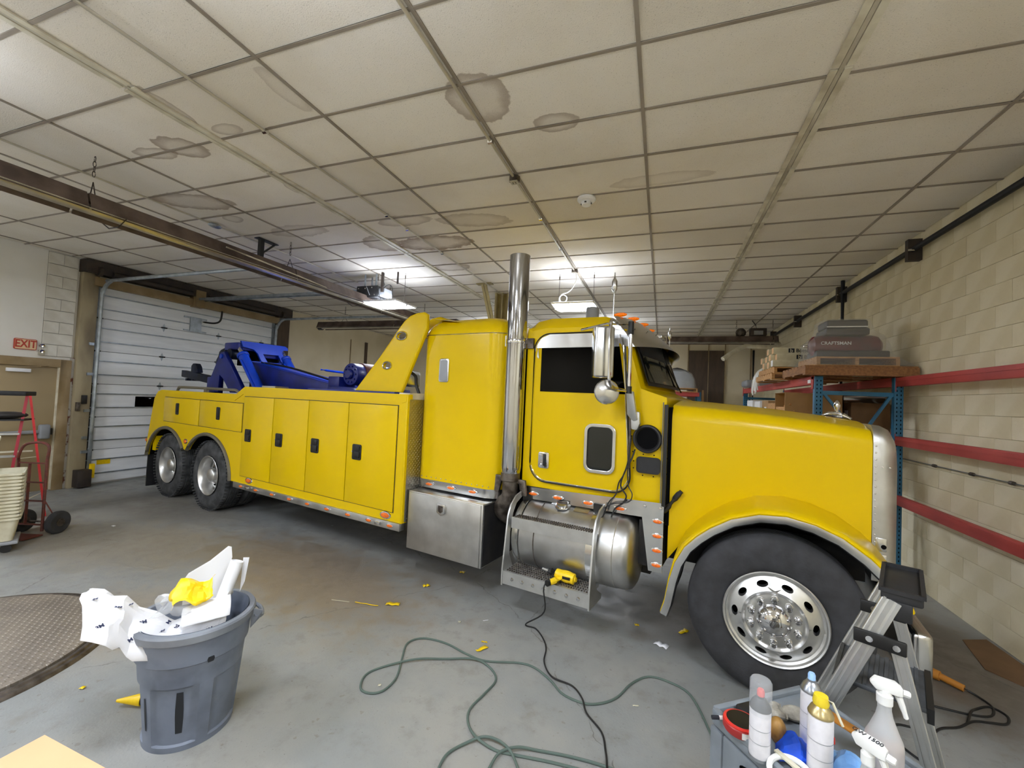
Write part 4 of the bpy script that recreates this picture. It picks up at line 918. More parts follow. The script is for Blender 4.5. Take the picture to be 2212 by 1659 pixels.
# front bulkhead of the body in tread plate
N, L, b = new_mat('tread_plate', .33)
b.inputs['Metallic'].default_value = 1.; b.inputs['Base Color'].default_value = lin('A8A398')
tc = N.new('ShaderNodeTexCoord'); mp = N.new('ShaderNodeMapping'); mp.inputs['Rotation'].default_value = (R(45), 0, 0); mp.inputs['Scale'].default_value = (1, 30, 30); L.new(tc.outputs['Object'], mp.inputs[0])
sp_ = N.new('ShaderNodeSeparateXYZ'); L.new(mp.outputs[0], sp_.inputs[0])
fa = [math_node(N, L, 'SUBTRACT', math_node(N, L, 'FRACT', sp_.outputs[i]), .5) for i in (1, 2)]
da = math_node(N, L, 'ABSOLUTE', fa[0]); db = math_node(N, L, 'ABSOLUTE', fa[1])
h1 = rng(N, L, math_node(N, L, 'ADD', math_node(N, L, 'MULTIPLY', da, 3.2), math_node(N, L, 'MULTIPLY', db, 1.1)), .5, .3)
bp = N.new('ShaderNodeBump'); bp.inputs['Strength'].default_value = .8; bp.inputs['Distance'].default_value = .006; L.new(h1, bp.inputs['Height']); L.new(bp.outputs[0], b.inputs['Normal'])
P(MB().box((-3.50, BY+.03, .60), (-3.47, -BY-.03, 1.93)), 'body_bulkhead', 'tread_plate')
P(MB().box((-3.505, BY-.002, .585), (-3.475, BY+.075, 1.985)), 'bulkhead_corner', 'yellow', bevel=.006)
# moulded top rail with a bright groove below it
P(MB().prism(side([(-3.49, 1.985), (-3.49, 1.905), (-3.56, 1.885), (-6.735, 1.872), (-6.96, 1.768), (-9.22, 1.772), (-9.22, 1.79), (-6.98, 1.786), (-6.93, 1.866), (-6.70, 1.985)], BY), (0, -.006, 0)), 'top_rail', 'yellow', sidep)
# compartment doors
def bdoor(x0, x1, z0, z1, z1r=None):
    z1r = z1 if z1r is None else z1r
    P(MB().prism(side([(x0-.002, z0-.008), (x1+.002, z0-.008), (x1+.002, z1r+.008), (x0-.002, z1+.008)], BY), (0, -.003, 0)), 'door_gap_shade', 'black_plastic', sidep)  # black backing plate stands in for shade in the door gaps
    return P(MB().prism(side([(x0+.006, z0), (x1-.006, z0), (x1-.006, z1r), (x0+.006, z1)], BY), (0, -.014, 0)), 'compartment_door', 'yellow', bevel=.004, seg=2)
xs_ = [-6.69, -5.935, -5.165, -4.405, -3.605]
for i in range(4):
    d = bdoor(xs_[i], xs_[i+1], .69, 1.838+.004*i, 1.842+.004*i)
    hx = (-6.52, -5.765, -4.995, -4.22)[i]
    P(MB().prism(side(rrect(hx-.075, hx+.075, 1.195, 1.375, .02), BY-.013), (0, -.012, 0)), 'paddle_handle', 'black_plastic', d, bevel=.004)
    P(MB().box((hx-.03, BY-.04, 1.22), (hx+.06, BY-.026, 1.29)), 'handle_paddle', 'black', d, bevel=.006)
    P(MB().box((hx-.01, BY-.036, 1.30), (hx+.055, BY-.026, 1.36)), 'handle_cup', 'black', d, bevel=.006)
    P(MB().lathe([(.011, 0), (.009, .006), (0, .006)], (hx-.078, BY-.016, 1.285), (0, -1, 0), 10), 'lock_cylinder', 'chrome', d)
for x0, x1, hx in ((-9.24, -7.985, -8.72), (-7.975, -6.71, -7.38)):
    d = bdoor(x0, x1, 1.318, 1.735)
    P(MB().prism(side(rrect(hx-.05, hx+.05, 1.455, 1.65, .02), BY-.013), (0, -.012, 0)), 'paddle_handle', 'black_plastic', d, bevel=.004)
    P(MB().box((hx-.026, BY-.036, 1.49), (hx+.026, BY-.026, 1.63)), 'handle_paddle', 'black', d, bevel=.006)
# wheel arch trims and black liners
for C, A in ((C1, A1), (C2, A2)):
    P(MB().tube([(x, BY-.005, z) for x, z in A], .028, 8), 'arch_trim', 'rail_grey')
    P(MB().loft([[(x, BY+.02, z) for x, z in A], [(x, -.75, z) for x, z in A]], closed=False), 'arch_liner', 'black_matte')
P(MB().box((-9.93, -1.2, .07), (-9.9, -.7, .68)), 'mud_flap', 'black_plastic')
P(MB().box((-9.93, .7, .07), (-9.9, 1.2, .68)), 'mud_flap', 'black_plastic')
P(MB().cyl((-9.92, -1.22, .66), (-9.92, 1.22, .66), .02, 8), 'flap_hanger', 'stainless')
# rub rail with marker lights
rail = P(MB().box((-6.83, BY-.02, .505), (-3.49, BY+.06, .585)), 'rub_rail', 'brushed', bevel=.004)
for i, x in enumerate((-6.60, -6.22, -5.83, -5.44, -5.06, -4.68, -4.30, -3.95, -3.62)): marker(TR, x, .548, BY-.02, .055, .022)
for x in (-6.42, -3.80): P(MB().box((x-.04, BY-.05, .53), (x+.04, BY-.02, .565)), 'rail_lamp', 'stainless', rail, bevel=.006)
for x, z in ((-6.45, .645), (-3.72, .64)): marker(TR, x, z, BY, .085, .042)
marker(TR, -8.39, 1.03, BY, .06, .045)
marker(TR, -9.86, .93, BY, .02, .045)
# grey hand rail on the rear deck
hr = P(MB().tube([(-8.95, BY+.06, 1.86), (-8.9, BY+.06, 1.91), (-8.75, BY+.06, 1.925), (-7.25, BY+.06, 1.925), (-7.05, BY+.06, 1.915), (-6.95, BY+.06, 1.87)], .022, 8, smooth=3), 'hand_rail', 'rail_grey')
P(MB().box((-8.0, BY+.04, 1.85), (-7.92, BY+.08, 1.92)), 'rail_foot', 'rail_grey', hr)
P(MB().box((-6.45, BY+.1, 1.98), (-6.12, BY+.3, 2.01)), 'deck_cup', 'stainless')
P(MB().box((-5.25, BY+.015, 1.98), (-3.70, BY+.3, 2.005)), 'rail_cap_plate', 'blue_shaded')
P(MB().box((-3.66, -1.2, 1.93), (-3.5, 1.2, 2.0)), 'bulkhead_cap', 'strip_white')
P(MB().tube([(-3.72, -1.0, 2.25), (-3.62, -1.0, 2.2), (-3.6, -1.0, 2.1), (-3.55, -1.0, 2.0)], .018, 8, smooth=3), 'hydraulic_hose', 'black_plastic')
# ---------------- yellow pylon arch over the body front
leg = [(-4.50, 1.995), (-3.70, 1.995), (-3.68, 2.03), (-3.42, 2.58), (-3.36, 2.72), (-3.36, 2.88), (-3.42, 2.91), (-3.52, 2.905), (-3.62, 2.88), (-3.70, 2.83), (-3.78, 2.75), (-4.07, 2.42), (-4.46, 2.02)]
h1_ = oval(-3.735, 2.65, .075, .04); h2_ = oval(-3.94, 2.31, .065, .038)
pyl = side_panel('pylon_leg', [leg, h1_, h2_], -1.14, -1.09, 'yellow', TR, .02)
for p in pyl.data.polygons: p.use_smooth = True
pyl.data.set_sharp_from_angle(angle=R(40))
for cx_, cz_, a_, b_ in ((-3.735, 2.65, .075, .04), (-3.94, 2.31, .065, .038)):
    P(MB().tube([(x, -1.142, z) for x, z in oval(cx_, cz_, a_+.004, b_+.004)], .007, 6, closed=True), 'slot_rim', 'chrome', pyl)
P(MB().prism(side([(-3.37, 2.62), (-3.37, 2.89), (-3.44, 2.915), (-3.56, 2.90), (-3.68, 2.85), (-3.66, 2.66)], -.85), (0, 1.7, 0)), 'pylon_bridge', 'yellow', bevel=.03, seg=3)
pyl2 = side_panel('pylon_leg', [leg], .80, 1.14, 'yellow', TR, .03)
P(MB().grid(7, 9, lambda u, v: (-3.40+.36*u, -1.0+2.0*v, 2.905-.05*u-.06*(2*v-1)**4+.005)), 'roof_fairing', 'yellow')
# ---------------- blue boom, mast and winches
P(MB().box((-9.4, -.62, 1.3), (-5.0, .62, 1.55)), 'boom_base', 'blue_shaded', bevel=.02)
def tilt_plate():
    # forward-facing yoke plate across the boom head, leaning back
    def pt(w, z): return (-8.33-.30*(2.83-z)*-1.0-.0, -w, z)
    out = [(.43, 2.83), (-.42, 2.83), (-.47, 2.80), (-.47, 2.745), (-.37, 2.735), (-.335, 2.70), (-.36, 2.62), (-.47, 2.37), (-.05, 2.22), (.06, 2.36), (.15, 2.62), (.22, 2.69), (.40, 2.72)]
    hl = [(.05, 2.62), (-.25, 2.625), (-.335, 2.44), (-.04, 2.43)]
    me = panel([[(-w, z) for w, z in out], [(-w, z) for w, z in hl]], .05, .005)
    # panel XY -> world (y, z), thickness along x, leaning forward as it drops
    me.transform(Matrix(((0, .32*-1, 1, -7.62), (1, 0, 0, 0), (0, 1, 0, 0), (0, 0, 0, 1))))
    return link(me, 'boom_head_plate', 'blue', TR)
hp = tilt_plate()
P(MB().box((-9.0, -.47, 2.66), (-8.52, -.05, 2.80)), 'boom_head', 'blue_shaded', hp, bevel=.02)
P(MB().box((-8.95, -.05, 2.55), (-8.50, .4, 2.80)), 'boom_head', 'blue_shaded', hp, bevel=.02)
P(MB().box((-8.85, -.30, 2.38), (-8.60, .34, 2.66)), 'boom_socket', 'black_matte', hp)
# boom beam sloping down towards the cab
def beam(x0, z0, x1, z1, w0, w1, h0, h1):
    return MB().loft([[(x0, -w0, z0-h0), (x0, w0, z0-h0), (x0, w0, z0), (x0, -w0, z0)], [(x1, -w1, z1-h1), (x1, w1, z1-h1), (x1, w1, z1), (x1, -w1, z1)]])
bm_ = P(beam(-8.45, 2.46, -5.7, 2.03, .27, .24, .5, .2), 'boom', 'blue_shaded', bevel=.02)
P(MB().box((-8.42, -.28, 2.45), (-8.36, .28, 2.465)), 'boom_lip', 'blue', bm_)
P(beam(-8.2, 2.435, -5.9, 2.075, .20, .16, .03, .03), 'boom_top_plate', 'blue', bm_)
P(MB().tube([(-8.1, -.25, 2.44), (-7.3, -.27, 2.36), (-6.6, -.25, 2.24), (-5.8, -.2, 2.08)], .018, 6, smooth=4), 'boom_hose', 'black', bm_)
P(MB().tube([(-7.2, .33, 2.36), (-6.95, .55, 2.33), (-6.6, .62, 2.31), (-6.45, .64, 2.36)], [.02, .02, .02, .035], 8, smooth=3), 'tie_down_lever', 'blue')
# lift cylinders
for y, dx in ((-.42, 0), (.40, 0)):
    cyl_ = P(MB().cyl((-8.40, y, 2.53), (-7.80, y, 1.92), .085, 20), 'lift_cylinder', 'blue')
    P(MB().lathe([(.092, 0), (.1, .01), (.1, .05), (.09, .06), (.045, .062)], (-8.40, y, 2.53), V(-.70, 0, .71), 20), 'cylinder_gland', 'blue', cyl_)
    P(MB().cyl((-8.40, y, 2.53), (-8.55, y, 2.69), .042, 14), 'cylinder_rod', 'chrome', cyl_)
    P(MB().cyl((-8.30, y-.1, 2.46), (-7.76, y-.1, 1.92), .018, 8), 'oil_line', 'blue', cyl_)
# mast legs
for y in (-.52, .44):
    me = panel([[(-9.42, 1.86), (-9.0, 2.50), (-8.93, 2.60), (-8.80, 2.62), (-8.72, 2.52), (-8.05, 1.86), (-8.52, 1.86), (-8.80, 2.12), (-8.92, 2.18), (-8.93, 1.86)]], .08, .006)
    me.transform(Matrix(((1, 0, 0, 0), (0, 0, -1, y), (0, 1, 0, 0), (0, 0, 0, 1)))); ml = link(me, 'mast_leg', 'blue_shaded', TR)
    P(MB().cyl((-8.88, y-.06, 2.53), (-8.88, y+.06, 2.53), .045, 14), 'mast_pin', 'blue', ml)
P(MB().cyl((-8.75, -.5, 2.58), (-8.75, .42, 2.58), .1, 16), 'sheave_roller', 'hook_dark')
# folded under-lift arm and hook at the tail
arm = P(MB().tube([(-9.05, -.3, 2.66), (-9.25, -.3, 2.62), (-9.42, -.3, 2.48), (-9.5, -.3, 2.28)], [.10, .11, .085, .06], 10, smooth=3), 'sheave_head', 'hook_dark', bevel=0)
P(MB().box((-9.12, -.38, 2.66), (-8.98, -.24, 2.78)), 'sheave_guard', 'hook_dark', arm, bevel=.02)
P(MB().tube([(-9.5, -.3, 2.28), (-9.52, -.3, 2.16), (-9.46, -.3, 2.05), (-9.38, -.3, 2.08), (-9.4, -.3, 2.16)], .028, 8, smooth=4), 'tow_hook', 'hook_dark', arm)
cb = P(beam(-10.75, 2.27, -9.3, 2.14, .05, .06, .14, .16).xf(Matrix.Translation((0, -.38, 0))), 'crossbar_arm', 'hook_dark', bevel=.01)
P(MB().prism(side([(-10.35, 2.2), (-10.35, 2.36), (-10.28, 2.41), (-10.18, 2.41), (-10.1, 2.34), (-10.05, 2.22)], -.43), (0, .1, 0)), 'pin_lug', 'hook_dark', cb, bevel=.012)
for x in (-10.55, -10.3, -10.1, -9.9): P(MB().box((x-.03, -.42, 2.05), (x+.03, -.34, 2.1)), 'fork_receiver', 'hook_dark', cb)
P(MB().box((-9.6, -.46, 1.80), (-9.28, -.30, 2.14)), 'arm_pivot', 'blue_shaded', bevel=.02)
# winch drums
for y0, y1, mt in ((-.45, -.28, 'blue'), (-.28, .12, 'rust_brown'), (.12, .3, 'blue')):
    P(MB().cyl((-5.42, y0, 2.24), (-5.42, y1, 2.24), .165 if mt == 'blue' else .18, 24), 'winch_drum', mt if mt != 'blue' else 'blue_shaded', bevel=.01)
for k in range(10):
    a = 2*PI*k/10; P(MB().cyl((-5.42+.12*math.cos(a), -.47, 2.24+.12*math.sin(a)), (-5.42+.12*math.cos(a), -.445, 2.24+.12*math.sin(a)), .014, 6), 'winch_bolt', 'blue_shaded')
P(MB().lathe([(0, .05), (.06, .05), (.075, .03), (.075, 0)], (-5.42, -.45, 2.24), (0, -1, 0), 16), 'winch_hub', 'blue_shaded')
P(MB().box((-5.8, -.55, 1.55), (-5.1, .5, 2.05)), 'winch_base', 'blue_shaded', bevel=.02)
P(MB().box((-5.85, -.5, 2.02), (-5.6, -.2, 2.2)), 'winch_bracket', 'blue_shaded', bevel=.01)
P(MB().box((-5.2, -.1, 2.1), (-4.9, .5, 2.35)), 'winch_motor', 'stainless', bevel=.03)
# ================================================================ THINGS AROUND THE TRUCK
def TW(s, w, z):
    return Vector((1.044+.98357*s-.18052*w, 4.557-.18052*s-.98357*w, z))
# ---------------- radiant tube heaters
def heater(name, label, p0, p1, chains, z=3.7, both=True):
    t = thing(name, label, 'heater', (p0[0], p0[1], z), math.atan2(p1[1]-p0[1], p1[0]-p0[0])); Ln = math.hypot(p1[0]-p0[0], p1[1]-p0[1])
    prof = [(-.17, -.10), (-.11, .07), (.11, .07), (.17, -.10), (.165, -.105), (.105, .06), (-.105, .06), (-.165, -.105)]
    k = 0.
    while k < Ln-.01:
        e = min(k+2.44, Ln); MB().prism([(k+.01, y, q) for y, q in prof], (e-k-.02, 0, 0)).build('reflector', 'heater_brown', t); k = e
    MB().cyl((.05, 0, -.055), (Ln-.05, 0, -.055), .05, 14).build('burner_tube', 'heater_shine', t)
    MB().tube([(.02, -.175, -.09), (Ln-.02, -.175, -.09)], .008, 6).build('reflector_edge', 'strip_white', t)
    MB().tube([(.02, .175, -.09), (Ln-.02, .175, -.09)], .008, 6).build('reflector_edge', 'strip_white', t)
    for c in chains:
        for q in range(int((ZC-z-.25)/.05)):
            zz = ZC-z-.03-q*.05
            MB().tube([(c+(.012 if q % 2 else 0)*math.cos(a), (0 if q % 2 else .012)*math.cos(a), zz+.03*math.sin(a)) for a in [2*PI*i/10 for i in range(10)]], .0035, 5, closed=True).build('chain_link', 'dark_steel', t)
        MB().tube([(c-.02, -.09, .07), (c, 0, .22), (c+.02, .09, .07)], .005, 6).build('hanger_hook', 'dark_steel', t)
    return t
hA = heater('tube_heater', 'long brown radiant tube heater hanging on chains at upper left', (-5.37, -2.5), (-5.37, 8.6), (2.5+2.46, 2.5+4.81, 9.8), 3.72)
for y in (1.2, 5.15, 8.8): MB().tube([(y, -.2, -.09), (y, -.08, -.16), (y, .08, -.16), (y, .2, -.09)], .006, 6).build('tube_clip', 'dark_steel', hA)
MB().tube([(6.2, -.18, .0), (7.6, -.16, -.05), (8.5, -.13, -.1), (9.6, -.16, -.12), (10.6, -.2, -.12)], .01, 6, smooth=4).build('gas_hose', 'strip_white', hA)
hB = heater('tube_heater', 'pale tube heater with dark end cap along the wall left of the yellow pylon', (-8.75, 8.95), (-4.6, 8.95), (.8, 3.2), 3.72)
MB().cyl((-.05, 0, -.055), (.06, 0, -.055), .075, 14).build('end_cap', 'black', hB)
hC = heater('tube_heater', 'brown tube heater with burner box near the far right corner', (.06, 11.85), (2.62, 11.85), (1.65, 2.45), 3.72)
MB().box((1.95, -.12, .08), (2.3, .12, .26)).build('burner_box', 'dark_steel', hC, bevel=.01); MB().box((2.02, -.125, .1), (2.22, -.115, .2)).build('burner_label', 'grey_machine', hC)
MB().ball((1.75, 0, .17), (.12, .1, .12)).build('blower', 'dirty_steel', hC)
MB().tube([(2.5, 0, -.06), (2.58, -.05, -.14), (2.4, -.12, -.2), (2.0, -.18, -.2), (1.75, -.2, -.22), (1.3, -.5, -.55)], .055, 12, smooth=4).build('flue_duct', 'strip_white', hC)
MB().tube([(2.1, 0, .26), (2.08, .02, .36), (2.0, .03, .48)], .012, 6).build('supply_hose', 'black', hC)
# ceiling strut bracket by the heater
t = thing('ceiling_bracket', 'black steel strut bracket bolted to the ceiling behind the long heater', 'bracket', (-5.72, 4.6, ZC))
MB().box((-.03, -.03, -.42), (.03, .03, -.003)).build('strut', 'black', t); MB().bar((0, .03, -.2), (.0, .22, -.02), .03, .02).build('knee', 'black', t); MB().box((-.05, -.08, -.012), (.05, .26, -.003)).build('foot', 'black', t)
# ---------------- garage door opener
t = thing('door_opener', 'black garage door opener motor with rail hanging from ceiling struts', 'door opener', (-5.25, 6.6, 3.86))
MB().box((-.25, -.15, -.11), (.22, .15, .11)).build('motor_box', 'black_plastic', t, bevel=.012)
MB().box((.22, -.12, -.08), (.36, .12, .06)).build('control_board', 'grey_machine', t, bevel=.01)
for x, z in ((-.2, .06), (.1, .07), (-.05, .06), (.16, -.06)): MB().lathe([(.014, 0), (.012, .006), (0, .006)], (x, -.151, z), (0, -1, 0), 10).build('bolt', 'chrome', t)
MB().bar((-.02, -.156, .09), (.06, -.156, -.07), .02, .006).build('release_arm', 'grey_machine', t)
for y in (-.06, .06): MB().box((-4.7, y-.015, .02), (-.25, y+.015, .06)).build('rail', 'galvanised', t)
MB().box((-4.7, -.08, .06), (-.25, .08, .068)).build('rail_web', 'galvanised', t)
for x, y in ((-.1, -.1), (-.1, .1), (.15, -.1)): MB().box((x-.015, y-.006, .11), (x+.015, y+.006, ZC-3.86-.002)).build('hanger_strap', 'galvanised', t)
MB().box((.3, -.16, -.02), (.34, -.12, ZC-3.86-.002)).build('perforated_angle', 'dark_steel', t)
MB().box((.62, -.13, .12), (.65, -.11, ZC-3.86-.002)).build('hanger_strap', 'dark_steel', t)
MB().tube([(.3, -.1, .05), (.42, -.1, .12), (.5, -.1, .08), (.52, -.1, -.06), (.58, -.1, -.15)], .006, 6, smooth=4).build('lead', 'cord_black', t)
MB().tube([(-.0, -.1, -.11), (-.1, -.1, -.18), (-.2, -.1, -.24)], .006, 6).build('pull_cord', 'cord_black', t)

# ---------------- round floor plate
N, L, b = new_mat('floor_plate_iron', .5)
b.inputs['Metallic'].default_value = .35
tc = N.new('ShaderNodeTexCoord'); mp = N.new('ShaderNodeMapping'); mp.inputs['Rotation'].default_value = (0, 0, R(40)); mp.inputs['Scale'].default_value = (24, 24, 1); L.new(tc.outputs['Object'], mp.inputs[0])
sp_ = N.new('ShaderNodeSeparateXYZ'); L.new(mp.outputs[0], sp_.inputs[0])
fx = [math_node(N, L, 'ABSOLUTE', math_node(N, L, 'SUBTRACT', math_node(N, L, 'FRACT', sp_.outputs[i]), .5)) for i in (0, 1)]
hh = rng(N, L, math_node(N, L, 'ADD', fx[0], fx[1]), .42, .22)
nz_ = noise(N, L, tc.outputs['Object'], 3, 5)
c = mixc(N, L, rng(N, L, nz_, .35, .65), lin('857C72'), lin('978D80')); c = mixc(N, L, math_node(N, L, 'MULTIPLY', hh, .35), c, lin('B0A799')); L.new(c, b.inputs['Base Color'])
bp = N.new('ShaderNodeBump'); bp.inputs['Strength'].default_value = .7; bp.inputs['Distance'].default_value = .006; L.new(hh, bp.inputs['Height']); L.new(bp.outputs[0], b.inputs['Normal'])
t = thing('floor_plate', 'large round steel tread plate set in a ring on the floor', 'floor plate', (-4.74, 1.46, 0))
MB().lathe([(0, .045), (.90, .045), (.91, .04), (.91, .02)], n=96).build('plate', 'floor_plate_iron', t)
MB().lathe([(.925, .0), (.925, .03), (.94, .036), (.955, .034), (.965, .024), (.985, .022), (.995, .012), (1.0, .0)], n=96).build('rim_ring', 'dirty_steel', t)

# ---------------- rubbish bin and what is in it
BX = Matrix.Translation((-2.56, 1.795, 0)) @ Matrix.Rotation(R(53.7), 4, 'Z')
t = thing('trash_can', 'scuffed grey plastic trash can overflowing with white paper', 'trash can', (-2.56, 1.795, 0), R(53.7))
def can_r(z): return .215+.062*(z/.66)
m = MB(); n = 72; rings = []
prof = [(.0, 0), (.025, 0), (.031, 0), (.04, 0), (.345, 0), (.36, 0), (.42, .0), (.47, .0), (.475, .007), (.48, .012), (.60, .012), (.625, .012)]
for z, off in prof:
    ring = []
    for i in range(n):
        a = 2*PI*i/n; r_ = can_r(z)+off
        if .035 <= z <= .35:
            ph = (a*5/(2*PI)) % 1; pan = 1 if .16 < ph < .84 else 0
            r_ -= .011*pan
        ring.append((r_*math.cos(a), r_*math.sin(a), z))
    rings.append(ring)
m.loft(rings, cap=(True, False)); m.build('body', 'trash_grey', t, sharp=25)
MB().lathe([(can_r(.6)-.0, .60), (can_r(.625)-.008, .62), (can_r(.64)-.01, .655), (can_r(.3)-.02, .3)], n=72).build('inner_wall', 'trash_grey', t)
MB().lathe([(.285, .615), (.302, .61), (.304, .645), (.297, .655), (.272, .656), (.268, .645)], n=72).build('rim', 'grey_plastic', t)
for sg in (-1, 1):
    hm = MB().tube([(sg*.288, -.085, .60), (sg*.315, -.08, .585), (sg*.335, -.05, .575), (sg*.34, 0, .572), (sg*.335, .05, .575), (sg*.315, .08, .585), (sg*.288, .085, .60)], .013, 8, smooth=3); hm.build('handle', 'grey_plastic', t)
    MB().prism([(sg*.275, -.10, .645), (sg*.275, -.085, .52), (sg*.33, -.085, .58), (sg*.335, -.10, .62)], (0, .012, 0)).build('handle_gusset', 'grey_plastic', t)
for (ang, z0, z1, wd) in ((-1.75, .1, .33, .02), (-2.5, .12, .3, .008), (-2.75, .5, .56, .01), (-1.25, .47, .5, .018)):
    def sc_(u, v, ang=ang, z0=z0, z1=z1, wd=wd):
        z = z0+(z1-z0)*v; r_ = can_r(z)+(.0025 if z < .45 else .0145) - (.011 if .05 < z < .36 and ang in (-1.75,) else 0); a = ang+(u-.5)*wd/r_*2*(1-abs(v-.5)*.5); return (r_*math.cos(a), r_*math.sin(a), z)
    MB().grid(3, 6, sc_).build('scuff_mark', 'trash_scuff', t)
from mathutils.bvhtree import BVHTree
from mathutils import noise as mnoise
def crumple(name, label, cat, mat, M, fn, nu, nv, amp, sc, seed, thick=.002, group=None):
    def f2(u, v):
        p = Vector(fn(u, v)); q = p*sc+Vector((seed, seed*1.7, 0)); d = mnoise.turbulence_vector(q, 3, True) if False else Vector((mnoise.noise(q), mnoise.noise(q+Vector((9, 0, 0))), mnoise.noise(q+Vector((0, 9, 0)))))
        d2 = Vector((mnoise.noise(q*2.7), mnoise.noise(q*2.7+Vector((5, 0, 0))), mnoise.noise(q*2.7+Vector((0, 5, 0)))))*.4
        return tuple(p+(d+d2)*amp)
    mb = MB().grid(nu, nv, f2); o = mb.build(name, mat, sharp=14)
    sm = o.modifiers.new('thick', 'SOLIDIFY'); sm.thickness = thick
    o.matrix_world = M
    if label: tag(o, label, cat, group)
    return o, mb
def paper_fn(u, v):
    x = -.46+.60*u; s_ = v*2-1
    z = .80+.05*math.sin(u*5+1)-.20*u*(1-u)*2+(.05 if u < .3 else 0)-.16*s_*s_-.05*u
    return (x, -.02+s_*(.19+.03*math.sin(u*9)), z)
pap, pmb = crumple('crumpled_paper', 'crumpled white backing paper printed with small dark marks hanging off the bin rim', 'paper', 'white_paper', BX, paper_fn, 20, 16, .05, 6.5, 3.1)
bv = BVHTree.FromPolygons([Vector(p) for p in pmb.v], pmb.f)
k = 0
for (u, v, rt) in ((.05, .35, .1), (.12, .1, .4), (.2, .3, -.3), (.3, .12, .5), (.38, .34, .2), (.45, .08, -.4), (.52, .28, .3), (.6, .1, .1), (.66, .32, -.5), (.74, .12, .6), (.8, .3, 0), (.88, .16, .3), (.28, .42, .2), (.93, .33, -.2), (.56, .42, .8)):
    fp = Vector(paper_fn(u, v)); loc, nor, _, _ = bv.find_nearest(fp)
    if nor.y > 0: nor = -nor
    ex = Vector((math.cos(rt), 0, math.sin(rt)))
    mt = text('3M', .026, 'ink_blue', pap, basis(loc+nor*.003, ex, Vector((-math.sin(rt), 0, math.cos(rt))) if abs(nor.y) > .3 else Vector((0, 1, 0))), 'printed_mark', .0004, .001)
# white board, paper roll, yellow vinyl, clear film
bd = MB().prism([(-.075, .10, .66), (.11, .12, .66), (.165, .12, .90), (.158, .12, .965), (.14, .12, .972), (.05, .11, .90), (-.055, .10, .845), (-.07, .10, .82)], (0, .006, 0)); o = bd.build('white_board', 'white_board'); o.matrix_world = BX; tag(o, 'pointed sheet of white board standing up out of the bin', 'board')
rl = thing('paper_roll', 'white paper roll leaning against the right rim of the bin', 'paper roll'); rl.matrix_world = BX
MB().lathe([(.036, -.33), (.037, 0), (.03, .002), (.028, -.03), (0, -.03)], (.19, .02, .905), V(.30, .1, .95), 24).build('roll', 'white_paper', rl)
MB().prism([(.222, .05, .91), (.255, .05, .905), (.238, .05, .76), (.215, .05, .70)], (0, .004, 0)).build('loose_flap', 'white_paper', rl)
o, _ = crumple('backing_sheet', 'curved white backing sheet lying across the bin mouth', 'paper', 'white_paper', BX, lambda u, v: (-.06+.22*u, -.20+.22*v, .665+.06*math.sin(PI*v)+.02*u), 8, 8, .008, 8, 1.)
o, _ = crumple('yellow_vinyl_scrap', 'crumpled bright yellow vinyl offcut on top of the bin', 'vinyl scrap', 'yellow_vinyl', BX, lambda u, v: (-.125+.20*u, -.12+.10*v, .73+.085*v+.05*u+.03*math.sin(6*u)), 12, 8, .028, 14, 5.)
o, _ = crumple('plastic_film', 'clear crinkled plastic film stuffed between paper and yellow vinyl', 'film', 'wrap', BX, lambda u, v: (-.18+.18*u, -.16+.26*v, .72+.07*math.sin(PI*u)*math.sin(PI*v)), 10, 8, .05, 12, 8.)
# yellow cone nozzle beside the bin
t = thing('yellow_nozzle', 'yellow cone shaped cap lying on floor left of the trash can', 'cap', (-2.99, 1.77, .035), R(28))
MB().lathe([(.002, -.11), (.008, -.112), (.034, .02), (.034, .03), (.029, .03)], (0, 0, 0), V(1, .0, -.0), 20).build('cone', 'yellow_vinyl', t); MB().lathe([(.03, .02), (.03, .055), (.0, .055)], (0, 0, 0), (1, 0, 0), 16).build('core', 'dirty_steel', t)
# cardboard box, bottom left
t = thing('cardboard_box', 'plain light brown cardboard box cut off by the bottom left picture corner', 'box', (-2.27, .83, 0))
MB().box((-.28, -.3, 0), (.28, .32, .395)).build('box_body', 'card_light', t, bevel=.004); MB().box((-.282, -.302, .395), (.282, .008, .4)).build('flap', 'card_light', t); MB().box((-.282, .012, .395), (.282, .322, .4)).build('flap', 'card_light', t)
o, _ = crumple('black_glove', 'small crumpled black rag on floor right of the cardboard box', 'rag', 'black_plastic', Matrix.Translation((-2.48, 1.39, .0)), lambda u, v: (.12*u-.06, .1*v-.05, .012+.04*math.sin(PI*u)*math.sin(PI*v)), 10, 8, .02, 18, 2., .004)
# ---------------- cords on the floor
def cord(name, label, pts, r, mat, z=.0):
    o = MB().tube([(x, y, r+z) if len(q) == 0 else (x, y, q[0]) for x, y, *q in pts], r, 8, smooth=6).build(name, mat); return tag(o, label, 'cord')
cord('extension_cord', 'grey green extension cord looping in a figure eight on the concrete', [(.36, 2.8), (0.34, 2.95), (0.25, 3.25), (0.11, 3.34), (-0.03, 3.34), (-0.14, 3.21), (-0.22, 3.03), (-0.31, 2.93), (-0.42, 2.88), (-0.57, 2.91), (-0.68, 3.01), (-0.82, 3.1), (-0.95, 3.11), (-1.19, 3.03), (-1.36, 3.05), (-1.57, 3.11), (-1.77, 3.1), (-1.85, 2.99), (-1.78, 2.81), (-1.69, 2.61), (-1.69, 2.47), (-1.75, 2.41), (-1.84, 2.42), (-1.9, 2.54), (-1.85, 2.66), (-1.67, 2.82, .02), (-1.48, 2.93), (-1.27, 3.0, .02), (-1.13, 2.97), (-1.04, 2.86), (-1.06, 2.7), (-1.09, 2.54), (-1.05, 2.43), (-0.96, 2.34, .02), (-0.83, 2.31), (-0.72, 2.32), (-0.46, 2.36), (-0.17, 2.37), (.1, 2.3)], .0075, 'cord_green')
